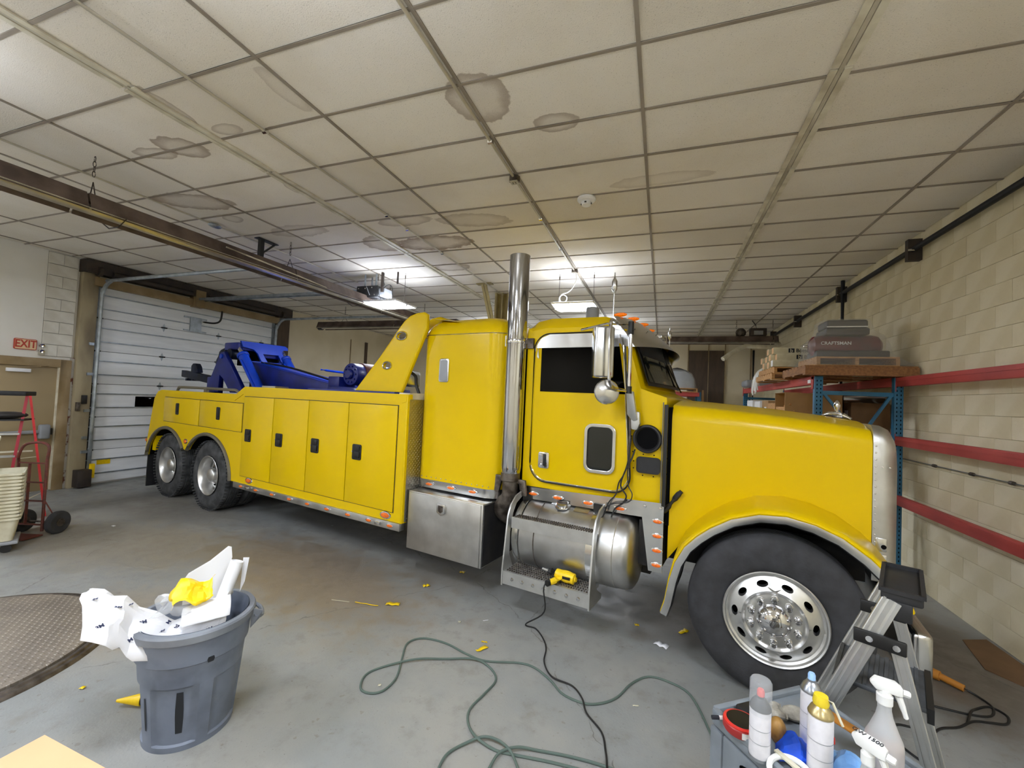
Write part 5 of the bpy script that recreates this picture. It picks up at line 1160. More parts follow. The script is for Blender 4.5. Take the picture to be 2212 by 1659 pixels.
cord('extension_cord', 'green cord arching over itself at the bottom edge of the picture', [(-1.0, 1.85), (-1.04, 2.01), (-1.06, 2.09), (-1.06, 2.18), (-1.01, 2.27), (-0.92, 2.35, .022), (-0.83, 2.36, .024), (-0.74, 2.32, .024), (-0.67, 2.25), (-0.63, 2.18), (-.6, 2.0), (-.75, 1.9), (-.8, 2.0), (-0.81, 2.1), (-0.81, 2.19), (-0.79, 2.29, .02), (-0.71, 2.36, .022), (-0.59, 2.4), (-0.41, 2.43), (-0.22, 2.44), (-0.05, 2.42), (.1, 2.35)], .0075, 'cord_green', .002)
g0 = TW(-1.70, 1.30, .44)
cord('power_cord', 'thin black cord hanging from the yellow heat gun and trailing over the floor', [(g0.x, g0.y, .46), (g0.x-.03, g0.y-.05, .40), (g0.x-.02, g0.y-.04, .2), (-1.06, 4.01-.9+.5, .03), (-0.97, 3.62), (-0.87, 3.5), (-0.81, 3.37), (-0.78, 3.2), (-0.68, 3.04, .018), (-0.53, 3.02), (-0.44, 2.91, .016), (-0.39, 2.8), (-0.28, 2.68), (-0.24, 2.55), (-0.22, 2.44, .022), (-0.21, 2.35), (-.2, 2.1)], .006, 'cord_black')
t = thing('trouble_light', 'orange handled work light lying on floor by the front bumper', 'work light', (2.05, 4.2, .04), R(-40))
MB().cyl((-.14, 0, 0), (.0, 0, 0), .04, 14, r2=.035).build('lamp_guard', 'orange_stick', t); MB().cyl((.0, 0, 0), (.13, 0, -.015), .024, 12).build('handle', 'orange_stick', t)
MB().tube([(.13, 0, -.015), (.2, 0, -.03), (.28, -.06, -.033), (.30, -.2, -.033), (.22, -.32, -.033), (.05, -.45, -.033), (-.1, -.55, -.033)], .007, 6, smooth=4).build('lead', 'cord_black', t)
cord('power_cord', 'black cord curled in a small loop near the block wall', [(1.6, 3.4), (1.74, 3.56), (1.87, 3.63), (2.0, 3.74), (2.1, 3.77), (2.2, 3.8), (2.26, 3.9), (2.21, 3.97), (2.1, 3.9), (2.03, 3.82, .02), (1.95, 3.7)], .007, 'cord_black')
cord('power_cord', 'short black cord lying under the ribbed step of the aluminium ladder', [(1.62, 3.5), (1.5, 3.5), (1.43, 3.42), (1.42, 3.33), (1.45, 3.24), (1.55, 3.1)], .007, 'cord_black')
o = MB().prism([(2.5, 4.55, 0), (2.62, 5.05, 0), (2.84, 5.15, 0), (2.86, 4.5, 0), (2.7, 4.3, 0)], (0, 0, .006)).build('flattened_cardboard', 'card_dark'); tag(o, 'flattened brown cardboard on floor against the block wall', 'cardboard')
# ---------------- scraps of vinyl on the floor
for i, (x, y, a, ln, wd, mt, lb) in enumerate(((-2.33, 3.47, .3, .13, .05, 'yellow_vinyl', 'flat yellow vinyl offcut at the end of a thin strip'), (-2.55, 3.37, .12, .24, .012, 'yellow_vinyl', 'thin yellow vinyl strip beside the flat offcut'), (-2.81, 3.32, .2, .18, .008, 'cream_plastic', 'very thin pale strip left of the yellow strip'),
        (-2.25, 3.94, .8, .07, .05, 'yellow_vinyl', 'small crumpled yellow scrap in front of the tool box'), (-2.06, 4.40, .2, .06, .04, 'yellow_vinyl', 'yellow scrap in the shadow under the tool box'), (-1.28, 3.16, 1.1, .11, .045, 'yellow_vinyl', 'wedge shaped yellow scrap above the green cord'), (-1.3, 3.26, .1, .05, .015, 'yellow_vinyl', 'tiny yellow sliver beside the wedge shaped scrap'),
        (.24, 4.11, .9, .1, .05, 'yellow_vinyl', 'curled yellow scrap behind the front tyre'), (-.15, 4.06, .2, .04, .03, 'yellow_vinyl', 'tiny yellow bit under the fuel tank end'), (.06, 3.82, -.4, .11, .07, 'white_paper', 'small white paper square near the front tyre'), (-3.46, 1.73, .4, .03, .025, 'yellow_vinyl', 'yellow crumb between floor plate and trash can'), (-1.42, 3.57, .7, .05, .006, 'white_paper', 'white thread like scrap near the black cord'), (-1.62, 3.45, .2, .025, .02, 'cream_plastic', 'pale crumb left of the black cord'), (-1.75, 2.5, .5, .02, .02, 'cream_plastic', 'pale crumb inside the green cord loop'), (-4.5, 5.05, .3, .03, .02, 'galvanised', 'shiny bolt on floor below the rub rail'), (-7.0, 3.7, 0, .05, .03, 'white_paper', 'white scrap left of the rear tyres'), (-.1, 3.0, .3, .04, .01, 'cream_plastic', 'pale splinter right of the cord crossing'))):
    m = MB().grid(5, 3, lambda u, v: ((u-.5)*ln, (v-.5)*wd*(.5+.5*u if i in (5, 7) else 1), .004+.012*math.sin(u*7+i)**2*min(1, wd/.04)))
    o = m.build('floor_scrap', mt); o.location = (x, y, 0); o.rotation_euler = (0, 0, a); tag(o, lb, 'scrap', 'scraps on the floor')
    sm = o.modifiers.new('thick', 'SOLIDIFY'); sm.thickness = .0015
# ---------------- heat gun on the lower step
t = thing('heat_gun', 'yellow and black heat gun resting on the tank step', 'heat gun', TW(-1.62, 1.20, .475), math.atan2(-.18, .98))
MB().tube([(.13, 0, .0), (.11, 0, .0), (.06, 0, .005), (-.04, .0, .01), (-.06, 0, .012)], [.02, .045, .05, .043, .036], 16, smooth=3).build('body', 'yellow_vinyl', t)
MB().tube([(-.05, 0, .012), (-.10, 0, .014), (-.13, 0, .016)], [.036, .032, .022], 14).build('nozzle_guard', 'black_plastic', t); MB().cyl((-.12, 0, .016), (-.19, 0, .02), .012, 12).build('nozzle', 'stainless', t)
MB().tube([(.0, -.02, -.0), (-.03, -.08, -.015), (-.06, -.13, -.025)], [.03, .026, .024], 12).build('grip', 'yellow_vinyl', t); MB().cyl((-.06, -.125, -.025), (-.075, -.155, -.028), .026, 12).build('grip_end', 'black', t)
MB().box((.02, -.052, .0), (.09, -.04, .022)).build('name_plate', 'black', t)
# ---------------- aluminium ladder, front right
u_ = Vector((.918, -.395, 0)); v_ = Vector((.395, .918, 0))*.36
Nt, Nf = Vector((.955, 2.09, 1.27)), Vector((.50, 2.29, 0))
t = thing('step_ladder', 'aluminium folding step ladder with black top cap standing by the front wheel', 'ladder', (.88, 2.33, 0))
O = Vector((.95, 2.3, 0))
def lr(p0, p1, nm, wd=.062, dp=.028):
    p0, p1 = Vector(p0)-O, Vector(p1)-O
    m = MB(); m.bar(p0, p1, wd, dp, up=v_); o = m.build(nm, 'aluminium', t, bevel=.003)
    x = (p1-p0).normalized().cross(v_.normalized()).normalized(); off = -v_.normalized()*(dp/2+.002)
    for q in (-1, 0, 1): MB().bar(p0+off+x*q*wd*.36, p1+off+x*q*wd*.36, .009 if q else .016, .005, up=v_).build('rail_rib', 'aluminium', o)
    return o
lr(Nt, Nf, 'front_rail'); lr(Nt+v_, Nf+v_, 'front_rail')
Rh, Rf = Vector((.965, 2.075, 1.10)), Vector((1.20, 1.985, 0))
rl_ = lr(Rh, Rf, 'rear_leg', .045, .022); lr(Rh+v_, Rf+v_, 'rear_leg', .045, .022)
for k, zz in enumerate((.87, .45)):
    p = Nf.lerp(Nt, zz/1.27)-O; dpt = (.27, .2)[k]
    m = MB().prism([p-u_*.03+v_*.04, p+u_*dpt+v_*.04, p+u_*dpt+v_*.96, p-u_*.03+v_*.96], (0, 0, .02)); s_ = m.build('step', 'rib_black', t, bevel=.006)
    for q in range(9):
        a = p+u_*(-.02+dpt*q/8.5)+V(0, 0, .022); MB().bar(a+v_*.05, a+v_*.95, .012, .008, up=(0, 0, 1)).build('step_rib', 'rib_black', s_)
    MB().prism([p+u_*(dpt-.01)+v_*.03+V(0, 0, -.03), p+u_*(dpt+.01)+v_*.03+V(0, 0, -.03), p+u_*(dpt+.01)+v_*.97+V(0, 0, -.03), p+u_*(dpt-.01)+v_*.97+V(0, 0, -.03)], (0, 0, .055)).build('step_lip', 'black', s_)
cp_ = Nt+u_*.03-O; e0, e1 = cp_-u_*.065-v_*.04, cp_+u_*.06-v_*.04
e2, e3 = cp_+u_*.06+v_*1.04, cp_-u_*.065+v_*1.04
cap_ = MB().prism([q+V(0, 0, -.005) for q in (e0, e1, e2, e3)], (0, 0, .035)).build('top_cap', 'black_plastic', t, bevel=.008)
for a, b2 in ((e0, e1), (e1, e2), (e2, e3), (e3, e0)): MB().bar(a+V(0, 0, .036), b2+V(0, 0, .036), .014, .016, up=(0, 0, 1)).build('cap_lip', 'black_plastic', cap_)
MB().prism([q+V(0, 0, -.075) for q in (cp_-u_*.05-v_*.035, cp_+u_*.03-v_*.035, cp_+u_*.03+v_*.02, cp_-u_*.05+v_*.02)], (0, 0, .075)).build('cap_skirt', 'black_plastic', cap_, bevel=.006)
MB().prism([q+V(0, 0, -.09) for q in (cp_-u_*.07+v_*.96, cp_+u_*.0+v_*.96, cp_+u_*.0+v_*1.05, cp_-u_*.07+v_*1.05)], (0, 0, .09)).build('cap_skirt', 'black_plastic', cap_, bevel=.006)
hb = Nf.lerp(Nt, 1.10/1.27)-O
for q in (0, 1):
    MB().bar(hb-u_*.05-v_.normalized()*.02+v_*q, Rh-O+u_*.03-v_.normalized()*.02+v_*q, .055, .014, up=v_).build('hinge_bracket', 'black', t, bevel=.006)
    for pt in (hb, Rh-O): MB().cyl(pt-v_.normalized()*.034+v_*q, pt-v_.normalized()*.022+v_*q, .012, 10).build('hinge_rivet', 'chrome', t)
pl = (Rh.lerp(Rf, .50)-O); dl_ = (Rf-Rh).normalized(); xl = dl_.cross(v_.normalized()).normalized()
MB().bar(pl-dl_*.10-v_.normalized()*.0145, pl+dl_*.10-v_.normalized()*.0145, .032, .002, up=v_).build('name_sticker', 'white_plastic', rl_)
text('DAVID', .034, 'ink', rl_, basis(pl-v_.normalized()*.0165, dl_, -xl if xl.x < 0 else xl), 'sticker_lettering', .0006, .001)
wl_ = Rh.lerp(Rf, .90)-O
MB().bar(wl_-dl_*.07-v_.normalized()*.0145, wl_+dl_*.07-v_.normalized()*.0145, .05, .004, up=v_).build('warning_sticker', 'caution_yellow', rl_)
MB().bar(wl_-dl_*.05-v_.normalized()*.0175, wl_+dl_*.07-v_.normalized()*.0175, .03, .002, up=v_).build('warning_panel', 'caution_orange', rl_)
for q in (.66, .70, .8): MB().cyl(Rh.lerp(Rf, q)-O-v_.normalized()*.012, Rh.lerp(Rf, q)-O-v_.normalized()*.02, .008, 8).build('leg_rivet', 'chrome', rl_)
for p0 in (Nf, Nf+v_, Rf, Rf+v_): MB().box(p0-O+V(-.035, -.03, .0), p0-O+V(.035, .03, .05)).build('foot_pad', 'black', t, bevel=.006)
# ---------------- grey utility cart with its clutter
CR = R(38)
CM = Matrix.Translation((.22, 1.91, 0)) @ Matrix.Rotation(CR, 4, 'Z')
t = thing('utility_cart', 'grey plastic utility cart covered with cans and bottles at bottom right', 'cart', (.22, 1.91, 0), CR)
MB().box((.0, -.80, .74), (.50, .0, .795)).build('top_tray', 'cart_grey', t, bevel=.02, seg=3)
for a, b2 in (((.012, -.79, .795), (.012, -.01, .795)), ((.012, -.012, .795), (.49, -.012, .795)), ((.488, -.79, .795), (.488, -.01, .795)), ((.012, -.788, .795), (.49, -.788, .795))): MB().bar(a, b2, .028, .03, up=(0, 0, 1)).build('tray_lip', 'cart_grey', t, bevel=.008)
for x, y in ((.03, -.03), (.47, -.03), (.03, -.77), (.47, -.77)): MB().box((x-.03, y-.03, .08), (x+.03, y+.03, .74)).build('leg', 'cart_grey', t, bevel=.01)
MB().box((.004, -.74, .30), (.03, -.06, .74)).build('side_panel', 'cart_grey', t, bevel=.008); MB().box((.06, -.03, .30), (.46, -.004, .74)).build('side_panel', 'cart_grey', t, bevel=.008)
MB().box((.0, -.8, .24), (.5, 0, .30)).build('lower_tray', 'cart_grey', t, bevel=.015)
MB().tube([(-.004, -.17, .70), (-.012, -.17, .71), (-.012, -.17, .58), (-.012, -.17, .45), (-.004, -.17, .44)], .011, 8).build('pull_handle', 'black', t)
for x, y in ((.04, -.04), (.46, -.04), (.04, -.76), (.46, -.76)): MB().cyl((x-.015, y, .04), (x+.015, y, .04), .04, 16).build('caster', 'black', t)
ZT = .796
def aero(name, label, x, y, r, h, body, shoulder, nozz, extra=None):
    t = thing(name, label, 'spray can', (x, y, ZT), 0, 'cans on the cart')
    MB().lathe([(0, 0), (r*.94, 0), (r, .006), (r, h-.004), (r*.97, h)], n=28).build('can_body', body, t)
    MB().lathe([(r*1.02, .0), (r*1.03, .004), (r*1.02, .01)], n=28).build('bottom_seam', 'silver', t)
    MB().lathe([(r*1.02, h), (r*1.03, h+.004), (r*.98, h+.008), (r*.8, h+.022), (r*.5, h+.034), (r*.42, h+.036), (r*.42, h+.042), (0, h+.042)], n=28).build('shoulder', shoulder, t)
    MB().lathe([(.012, h+.04), (.012, h+.058), (.009, h+.064), (0, h+.064)], n=14).build('spray_button', nozz, t)
    for q in (.35, .62): MB().lathe([(r*1.004, h*q), (r*1.004, h*q+.002)], n=28).build('label_line', 'silver', t)
    return t
c1 = aero('spray_can', 'white spray can with clear cap and red button at front of the cart', .357, 1.726, .033, .165, 'can_white', 'black_plastic', 'cap_red')
MB().lathe([(.0345, .150), (.0345, .255), (.030, .262), (0, .264)], n=28).build('clear_cap', 'clear_cap', c1)
aero('spray_can', 'white spray can with pale blue nozzle behind the yellow topped can', .545, 1.86, .033, .19, 'can_white', 'silver', 'cap_blue')
c3 = aero('spray_can', 'white spray can with gold shoulder and yellow nozzle', .53, 1.715, .036, .20, 'can_white', 'gold', 'cap_yellow')
MB().lathe([(.022, .232), (.024, .24), (.02, .262), (0, .264)], n=16).build('actuator', 'cap_yellow', c3); MB().tube([(.008, -.01, .26), (.03, -.008, .25), (.055, -.02, .19)], .004, 6).build('spray_straw', 'cream_plastic', c3)
MB().box((.036, -.01, .12), (.038, .01, .14)).build('red_mark', 'cap_red', c3)
# spray bottles
def bottle(name, label, x, y, rz, H, rb, liquid, handwriting=None):
    t = thing(name, label, 'spray bottle', (x, y, ZT), rz)
    MB().lathe([(0, 0), (rb*.95, 0), (rb, .01), (rb, H*.45), (rb*.95, H*.52), (rb*.75, H*.62), (rb*.45, H*.80), (rb*.36, H*.9), (rb*.36, H)], n=28).build('bottle_body', 'frost', t)
    if liquid: MB().lathe([(0, .006), (rb*.93, .006), (rb*.965, .012), (rb*.965, H*.42), (0, H*.42)], n=28).build('liquid', liquid, t)
    MB().lathe([(rb*.42, H-.006), (rb*.43, H+.022), (rb*.36, H+.026), (rb*.34, H+.04), (0, H+.04)], n=20).build('collar', 'white_plastic', t)
    hd_ = MB().loft([[(-.055, yy*.3, H+.055+zz*.2) for yy, zz in ((-.02, -.02), (.02, -.02), (.02, .02), (-.02, .02))], [(-.035, yy, H+.055+zz) for yy, zz in ((-.016, -.018), (.016, -.018), (.016, .018), (-.016, .018))], [(.04, yy, H+.05+zz) for yy, zz in ((-.017, -.018), (.017, -.018), (.015, .02), (-.015, .02))], [(.062, yy, H+.043+zz) for yy, zz in ((-.013, -.012), (.013, -.012), (.013, .016), (-.013, .016))]]).build('trigger_head', 'white_plastic', t, bevel=.006, seg=3)
    hd_.scale = (.72, .9, 1)
    MB().lathe([(.011, 0), (.011, .016), (.008, .02), (0, .02)], (.045, 0, H+.043), V(1, 0, -.1), 8).build('nozzle', 'white_plastic', t)
    MB().tube([(.032, 0, H+.035), (.042, 0, H+.01), (.054, 0, H-.03), (.057, 0, H-.038)], [.01, .009, .007, .005], 8, smooth=3).build('trigger', 'white_plastic', t)
    if handwriting: text(handwriting, .026, 'ink', hd_, basis((.0, -.005, H+.0735), (1, 0, -.05), (0, 1, 0)), 'handwritten_mark', .0006, 0)
    return t
bottle('spray_bottle', 'tall frosted spray bottle with pink liquid at back of the cart', .735, 1.80, R(-8), .245, .052, 'pinkliquid')
bottle('spray_bottle', 'shorter frosted spray bottle with handwriting on its white trigger', .615, 1.60, R(-38), .165, .04, None, 'GW 1500')
# red and black round case, black case, glove, roll, cloth etc.
t = thing('polish_tin', 'red and black oval polish tin behind the clear capped can', 'tin', (.318, 1.838, ZT), R(30))
MB().lathe([(0, 0), (.058, 0), (.062, .008), (.062, .028), (.055, .034), (0, .036)], n=32).build('tin', 'red_paint', t); MB().lathe([(.05, .0345), (.048, .038), (0, .039)], n=32).build('lid', 'black', t); MB().lathe([(.058, .028), (.06, .034), (.05, .038)], n=32).build('lid_ring', 'cap_red', t)
MB().grid(6, 3, lambda u, v: (.0632*math.cos(-2.2+u*.9), .0632*math.sin(-2.2+u*.9), .006+.022*v)).build('side_label', 'white_plastic', t)
o = MB().box((-.06, -.025, 0), (.06, .025, .03)).build('black_case', 'black_plastic', bevel=.008); o.location = (.375, 1.955, ZT); o.rotation_euler = (0, 0, CR); tag(o, 'flat black case behind the polish tin on the cart', 'case')
o = MB().cyl((-.06, 0, 0), (.05, 0, 0), .007, 10).build('marker_pen', 'white_plastic'); o.location = (.30, 1.88, ZT+.008); o.rotation_euler = (0, 0, R(20)); tag(o, 'white marker pen with dark cap left of the polish tin', 'pen'); MB().cyl((-.085, 0, 0), (-.058, 0, 0), .0075, 10).build('pen_cap', 'ink', o)
t = thing('work_glove', 'grey fabric work glove lying behind the spray cans', 'glove', (.50, 1.975, ZT+.02), R(20))
MB().ball((0.03, 0, 0), (.05, .04, .02)).build('palm', 'glove', t)
for q, (a, ln) in enumerate(((2.7, .07), (2.95, .08), (3.2, .078), (3.45, .065), (4.2, .05))): MB().tube([(.0+.02*math.cos(a), .02*math.sin(a)-.03+.02*q, 0), (-.02+ln*.6*math.cos(a), -.03+.02*q+ln*.4*math.sin(a), .008), (-.02+ln*math.cos(a), -.03+.02*q+ln*math.sin(a), -.004)], [.013, .013, .01], 8, smooth=3).build('finger', 'glove', t)
MB().ball((.09, .0, .0), (.03, .042, .022)).build('cuff', 'glove', t)
o = MB().ball((0, 0, 0), (.028, .034, .045), 14, 10).build('sanding_sponge', 'tan_ball'); o.location = (.432, 1.818, ZT+.046); tag(o, 'tan rounded sponge between the clear capped can and blue cloth', 'sponge')
o, _ = crumple('blue_cloth', 'bright blue crumpled cloth among the cans on the cart', 'cloth', 'blue_cloth', Matrix.Translation((.475, 1.79, ZT)), lambda u, v: (.11*u-.055, .13*v-.065, .012+.06*math.sin(PI*u)*math.sin(PI*v)), 14, 14, .02, 14, 3., .003)
o, _ = crumple('blue_bag', 'translucent light blue plastic bag beside the tall spray bottle', 'bag', 'blue_bag', Matrix.Translation((.61, 1.735, ZT)), lambda u, v: (.10*u-.05, .14*v-.07, .012+.075*math.sin(PI*u)*math.sin(PI*v)), 14, 14, .025, 16, 6., .002)
o = MB().lathe([(.052, 0), (.066, 0), (.068, .006), (.066, .012), (.052, .012), (.050, .006), (.052, 0)], n=36).build('tape_ring', 'white_plastic'); o.location = (.435, 1.665, ZT+.012); o.rotation_euler = (R(8), R(-6), 0); tag(o, 'white plastic ring lying at the front of the cart', 'ring')
o = MB().cbox((0, 0, 0), (.16, .018, .006)).build('paint_stick', 'cream_plastic'); o.location = (.46, 1.675, ZT+.03); o.rotation_euler = (0, 0, R(-50)); tag(o, 'cream wooden stick lying across the white ring', 'stick')
t = thing('squeegee', 'orange handled squeegee with red ends leaning across the cart clutter', 'squeegee', (.665, 1.90, ZT+.075), R(-15))
MB().cbox((0, 0, 0), (.11, .05, .01), Matrix.Rotation(R(18), 3, 'Y')).build('handle', 'orange_stick', t, bevel=.003); MB().cbox((-.075, 0, .024), (.04, .03, .012), Matrix.Rotation(R(18), 3, 'Y')).build('blade_end', 'cap_red', t); MB().cbox((.07, 0, -.024), (.04, .035, .012), Matrix.Rotation(R(18), 3, 'Y')).build('blade_end', 'cap_red', t)
o = MB().ball((0, 0, 0), (.09, .03, .03), 14, 8).build('wooden_brush', 'tan_ball'); o.location = (1.24, 2.43, .035); o.rotation_euler = (0, 0, R(-30)); tag(o, 'tan wooden brush on floor behind the tall spray bottle', 'brush')
o = MB().tube([(0, 0, .008), (.02, .1, .008), (.05, .12, .008), (.1, .06, .008)], .014, 8, smooth=2).build('white_hook', 'white_plastic'); o.location = (1.36, 2.62, .008); tag(o, 'bent white plastic strip on floor right of the ladder leg', 'strip')

# ---------------- hand truck
t = thing('hand_truck', 'dark red steel hand truck standing near the tan door', 'hand truck', (-7.44, 3.04, 0), 0)
wv = Vector((.17, .06, 0)); lean = Vector((-.05, .02, 0))
def ht(a, z, off=V(0, 0, 0)): return wv*a + lean*(z/1.1) + Vector((0, 0, z)) + off
MB().tube([ht(-1, .06), ht(-1, .85), ht(-1, .98, V(.06, -.03, 0)), ht(-.7, 1.12, V(.05, -.02, 0)), ht(0, 1.16, V(.03, 0, 0)), ht(.75, 1.15, V(.02, 0, 0)), ht(1.05, 1.09, V(.01, 0, 0)), ht(1, .95), ht(1, .8), ht(1, .06)], .016, 8, smooth=4).build('frame_tube', 'rust_brown', t)
for z in (.14, .43, .66, .90): MB().bar(ht(-1, z), ht(1, z), .03, .014, up=(0, 0, 1)).build('cross_bar', 'rust_brown', t)
MB().bar(ht(-.2, .14), ht(-.2, .9), .026, .012).build('centre_bar', 'rust_brown', t)
MB().prism([ht(-1.1, .01), ht(1.1, .01), ht(1.1, .01, V(.05, -.2, 0)), ht(-1.1, .01, V(.05, -.2, 0))], (0, 0, .012)).build('toe_plate', 'rust_brown', t)
for sg in (-1, 1):
    c0 = ht(sg*1.25, .14, V(-.02, .12, 0)); MB().lathe([(.05, -.035), (.12, -.04), (.14, -.025), (.145, 0), (.14, .025), (.12, .04), (.05, .035), (0, .03)], c0, wv, 28).build('wheel', 'rubber', t); MB().cyl(c0-wv.normalized()*.042, c0+wv.normalized()*.042, .05, 14).build('wheel_hub', 'dirty_steel', t)
    MB().bar(ht(sg, .45), c0, .03, .012).build('wheel_strut', 'rust_brown', t); MB().bar(ht(sg, .08), c0, .03, .012).build('wheel_strut', 'rust_brown', t)
MB().cyl(ht(-1.3, .14, V(-.02, .12, 0)), ht(1.3, .14, V(-.02, .12, 0)), .012, 8).build('axle', 'dirty_steel', t)
# ---------------- red fibreglass ladder
t = thing('red_ladder', 'red fibreglass step ladder with black top standing in front of the tan door', 'ladder', (-8.4, 3.2, 0))
W2 = Vector((-.17, -.42, 0)); top = Vector((.05, .1, 1.72)); ff = Vector((.22, -.12, 0)); rf = Vector((.10, .36, 0))
for k in (0, 1):
    MB().bar(top+W2*k, ff*.9+W2*k*1.25, .07, .03, up=W2).build('front_rail', 'red_dark', t); MB().bar(top+V(0, .03, 0)+W2*k, rf+W2*k*1.2, .05, .025, up=W2).build('rear_rail', 'red_fibre', t)
MB().prism([top+V(.06, -.07, .0)-W2*.06, top+V(-.04, .08, 0)-W2*.06, top+V(-.04, .08, 0)+W2*1.06, top+V(.06, -.07, 0)+W2*1.06], (0, 0, .06)).build('top_cap', 'black_plastic', t, bevel=.008)
tr_ = MB().prism([V(.16, .02, 1.38)-W2*.05, V(-.02, .2, 1.38)-W2*.05, V(-.02, .2, 1.38)+W2*.9, V(.16, .02, 1.38)+W2*.9], (0, 0, .02)).build('paint_shelf', 'black_plastic', t)
for zz in (.3, .6, .9, 1.2): 
    f = zz/1.72; p = (ff*.9).lerp(top, f); MB().bar(p, p+W2*(1.25-.25*f), .08, .025, up=(0, 0, 1)).build('step', 'aluminium', t)
MB().bar((ff*.9).lerp(top, .5), rf.lerp(top, .5), .03, .006).build('spreader', 'cream_plastic', t); MB().bar(rf.lerp(top, .55)+W2*.05, rf.lerp(top, .55)+W2, .03, .02, up=(0, 0, 1)).build('rear_brace', 'cream_plastic', t)
MB().bar(rf.lerp(top, .2), rf.lerp(top, .04)+W2*1.1, .02, .008).build('rear_brace', 'cream_plastic', t)
o = MB().ball((0, 0, 0), (.12, .2, .05), 14, 8).build('grey_rag', 'machine_dark'); o.location = (-8.4, 3.14, 1.452); o.rotation_euler = (0, 0, R(-22)); tag(o, 'dark grey rag bundled on the red ladder shelf', 'rag')
# ---------------- stacked bins on a dolly
bm0 = MB(); ri = [(.60, .40, 0), (.66, .46, .24), (.70, .50, .24), (.70, .50, .262), (.672, .472, .262), (.60, .40, .012)]
rings = [[(x, y, z) for x, y in rrect(-a/2, a/2, -b2/2, b2/2, .04, 3)] for a, b2, z in ri]
bin_me = MB().loft(rings).mesh('storage_bin', 0, sharp=30); bin_me.materials.append(MATS['cream_plastic'])
BO = Vector((-7.17, 2.50, 0)); BR_ = R(66)
words = ['lowest', 'second', 'third', 'fourth', 'fifth', 'sixth', 'seventh', 'eighth', 'ninth', 'tenth', 'eleventh', 'twelfth', 'thirteenth']
for k in range(14):
    o = bpy.data.objects.new('storage_bin', bin_me); COL.objects.link(o); o.location = BO+V(random.uniform(-.004, .004), random.uniform(-.004, .004), .13+k*.0385); o.rotation_euler = (0, 0, BR_+R(random.uniform(-.6, .6)))
    tag(o, 'topmost open white bin of the nested stack' if k == 13 else 'nested white plastic bin, %s from the bottom of the stack' % words[k], 'bin', 'nested bins on the dolly')
t = thing('bin_dolly', 'grey wheeled dolly under the stack of white bins', 'dolly', BO, BR_)
MB().box((-.32, -.22, .09), (.34, .22, .125)).build('deck', 'grey_machine', t, bevel=.01)
for x, y in ((.25, -.17), (.25, .17), (-.25, .17), (-.25, -.17)): MB().cyl((x, y-.02, .045), (x, y+.02, .045), .045, 14).build('caster', 'black', t)
o = bpy.data.objects.new('storage_bin', bin_me); COL.objects.link(o); o.location = (-7.5, 2.42, .93); o.rotation_euler = (R(8), R(-6), BR_); tag(o, 'tilted white tray resting on top of the bin stack', 'bin', 'nested bins on the dolly')
# ---------------- pallet racking along the right wall
t = thing('pallet_rack', 'red and blue steel pallet rack along the block wall', 'rack', (0, 0, 0))
XF, XR, YA, YB = 1.88, 2.70, 6.42, 11.4
def post(x, y, ztop):
    p = MB().box((x-.045, y-.035, 0), (x+.045, y+.035, ztop)).build('post', 'rack_blue', t, bevel=.003)
    MB().box((x-.09, y-.07, 0), (x+.09, y+.07, .012)).build('base_plate', 'rack_blue', t)
    h = MB(); z = .2
    while z < ztop-.05:
        for dx in (-.02, .02): h.prism([(x+dx-.006, y-.0355, z), (x+dx+.006, y-.0355, z), (x+dx+.004, y-.0355, z+.022), (x+dx-.004, y-.0355, z+.022)], (0, -.0006, 0))
        z += .0508
    h.build('post_slot', 'black_matte', p, kind='stuff')
for y in (YA, YB): post(XF, y, 2.455); post(XR, y, 2.455)
for y in (YA, YB):
    MB().box((XF, y-.02, 2.22), (XR, y+.02, 2.27)).build('frame_strut', 'rack_blue', t)
    for z0, z1, a in ((2.24, 1.78, 0), (1.78, 2.24, 0)): pass
    MB().bar((XF+.06, y, 2.24), (XF+.45, y, 1.7), .03, .03).build('frame_brace', 'rack_blue', t); MB().bar((XR-.06, y, 2.24), (XF+.45, y, 1.7), .03, .03).build('frame_brace', 'rack_blue', t)
    MB().box((XF, y-.02, 1.0), (XR, y+.02, 1.05)).build('frame_strut', 'rack_blue', t); MB().bar((XF+.06, y, .95), (XR-.06, y, .3), .03, .03).build('frame_brace', 'rack_blue', t)
def beam_(x, y0, y1, z):
    o = MB().box((x-.03, y0, z-.11), (x+.03, y1, z)).build('beam', 'rack_red', t, bevel=.004)
    MB().box((x-.036, y0, z-.045), (x-.028, y1, z-.01)).build('beam_ledge', 'rack_red', t)
    for y in (y0+.02, y1-.02): MB().box((x-.036, y-.02, z-.17), (x-.03, y+.05, z+.03)).build('beam_connector', 'rack_red', t)
beam_(XF-.02, YA, YB, 2.46); beam_(XR, YA, YB, 2.46); beam_(XF-.02, YA, YB, 1.76); beam_(XR, YA, YB, 1.76)
MB().box((XF-.054, YA+.1, 2.37), (XF-.05, YA+.22, 2.45)).build('beam_label', 'white_paper', t)
for z in (2.455, 1.745, 1.04): beam_(XR, 2.6, YA, z)
MB().box((XF, YA+.05, 1.76), (XR, YB-.05, 1.775)).build('shelf_deck', 'wood_dark', t)
def pallet(name, label, x0, x1, y0, y1, z, h, mat='wood', along='x'):
    t = thing(name, label, 'pallet', (x0, y0, z))
    dx, dy = x1-x0, y1-y0
    for k in range(7):
        q = dy*k/7; MB().box((0, q+.006, h-.02), (dx, q+dy/7-.012, h)).build('deck_board', mat, t)
    for q in (0, dx/2-.02, dx-.04): MB().box((q, 0, .018), (q+.04, dy, h-.02)).build('stringer', mat, t)
    for k in (0, 2, 4): MB().box((0, dy*k/4.6, 0), (dx, dy*k/4.6+.09, .018)).build('bottom_board', mat, t)
    return t
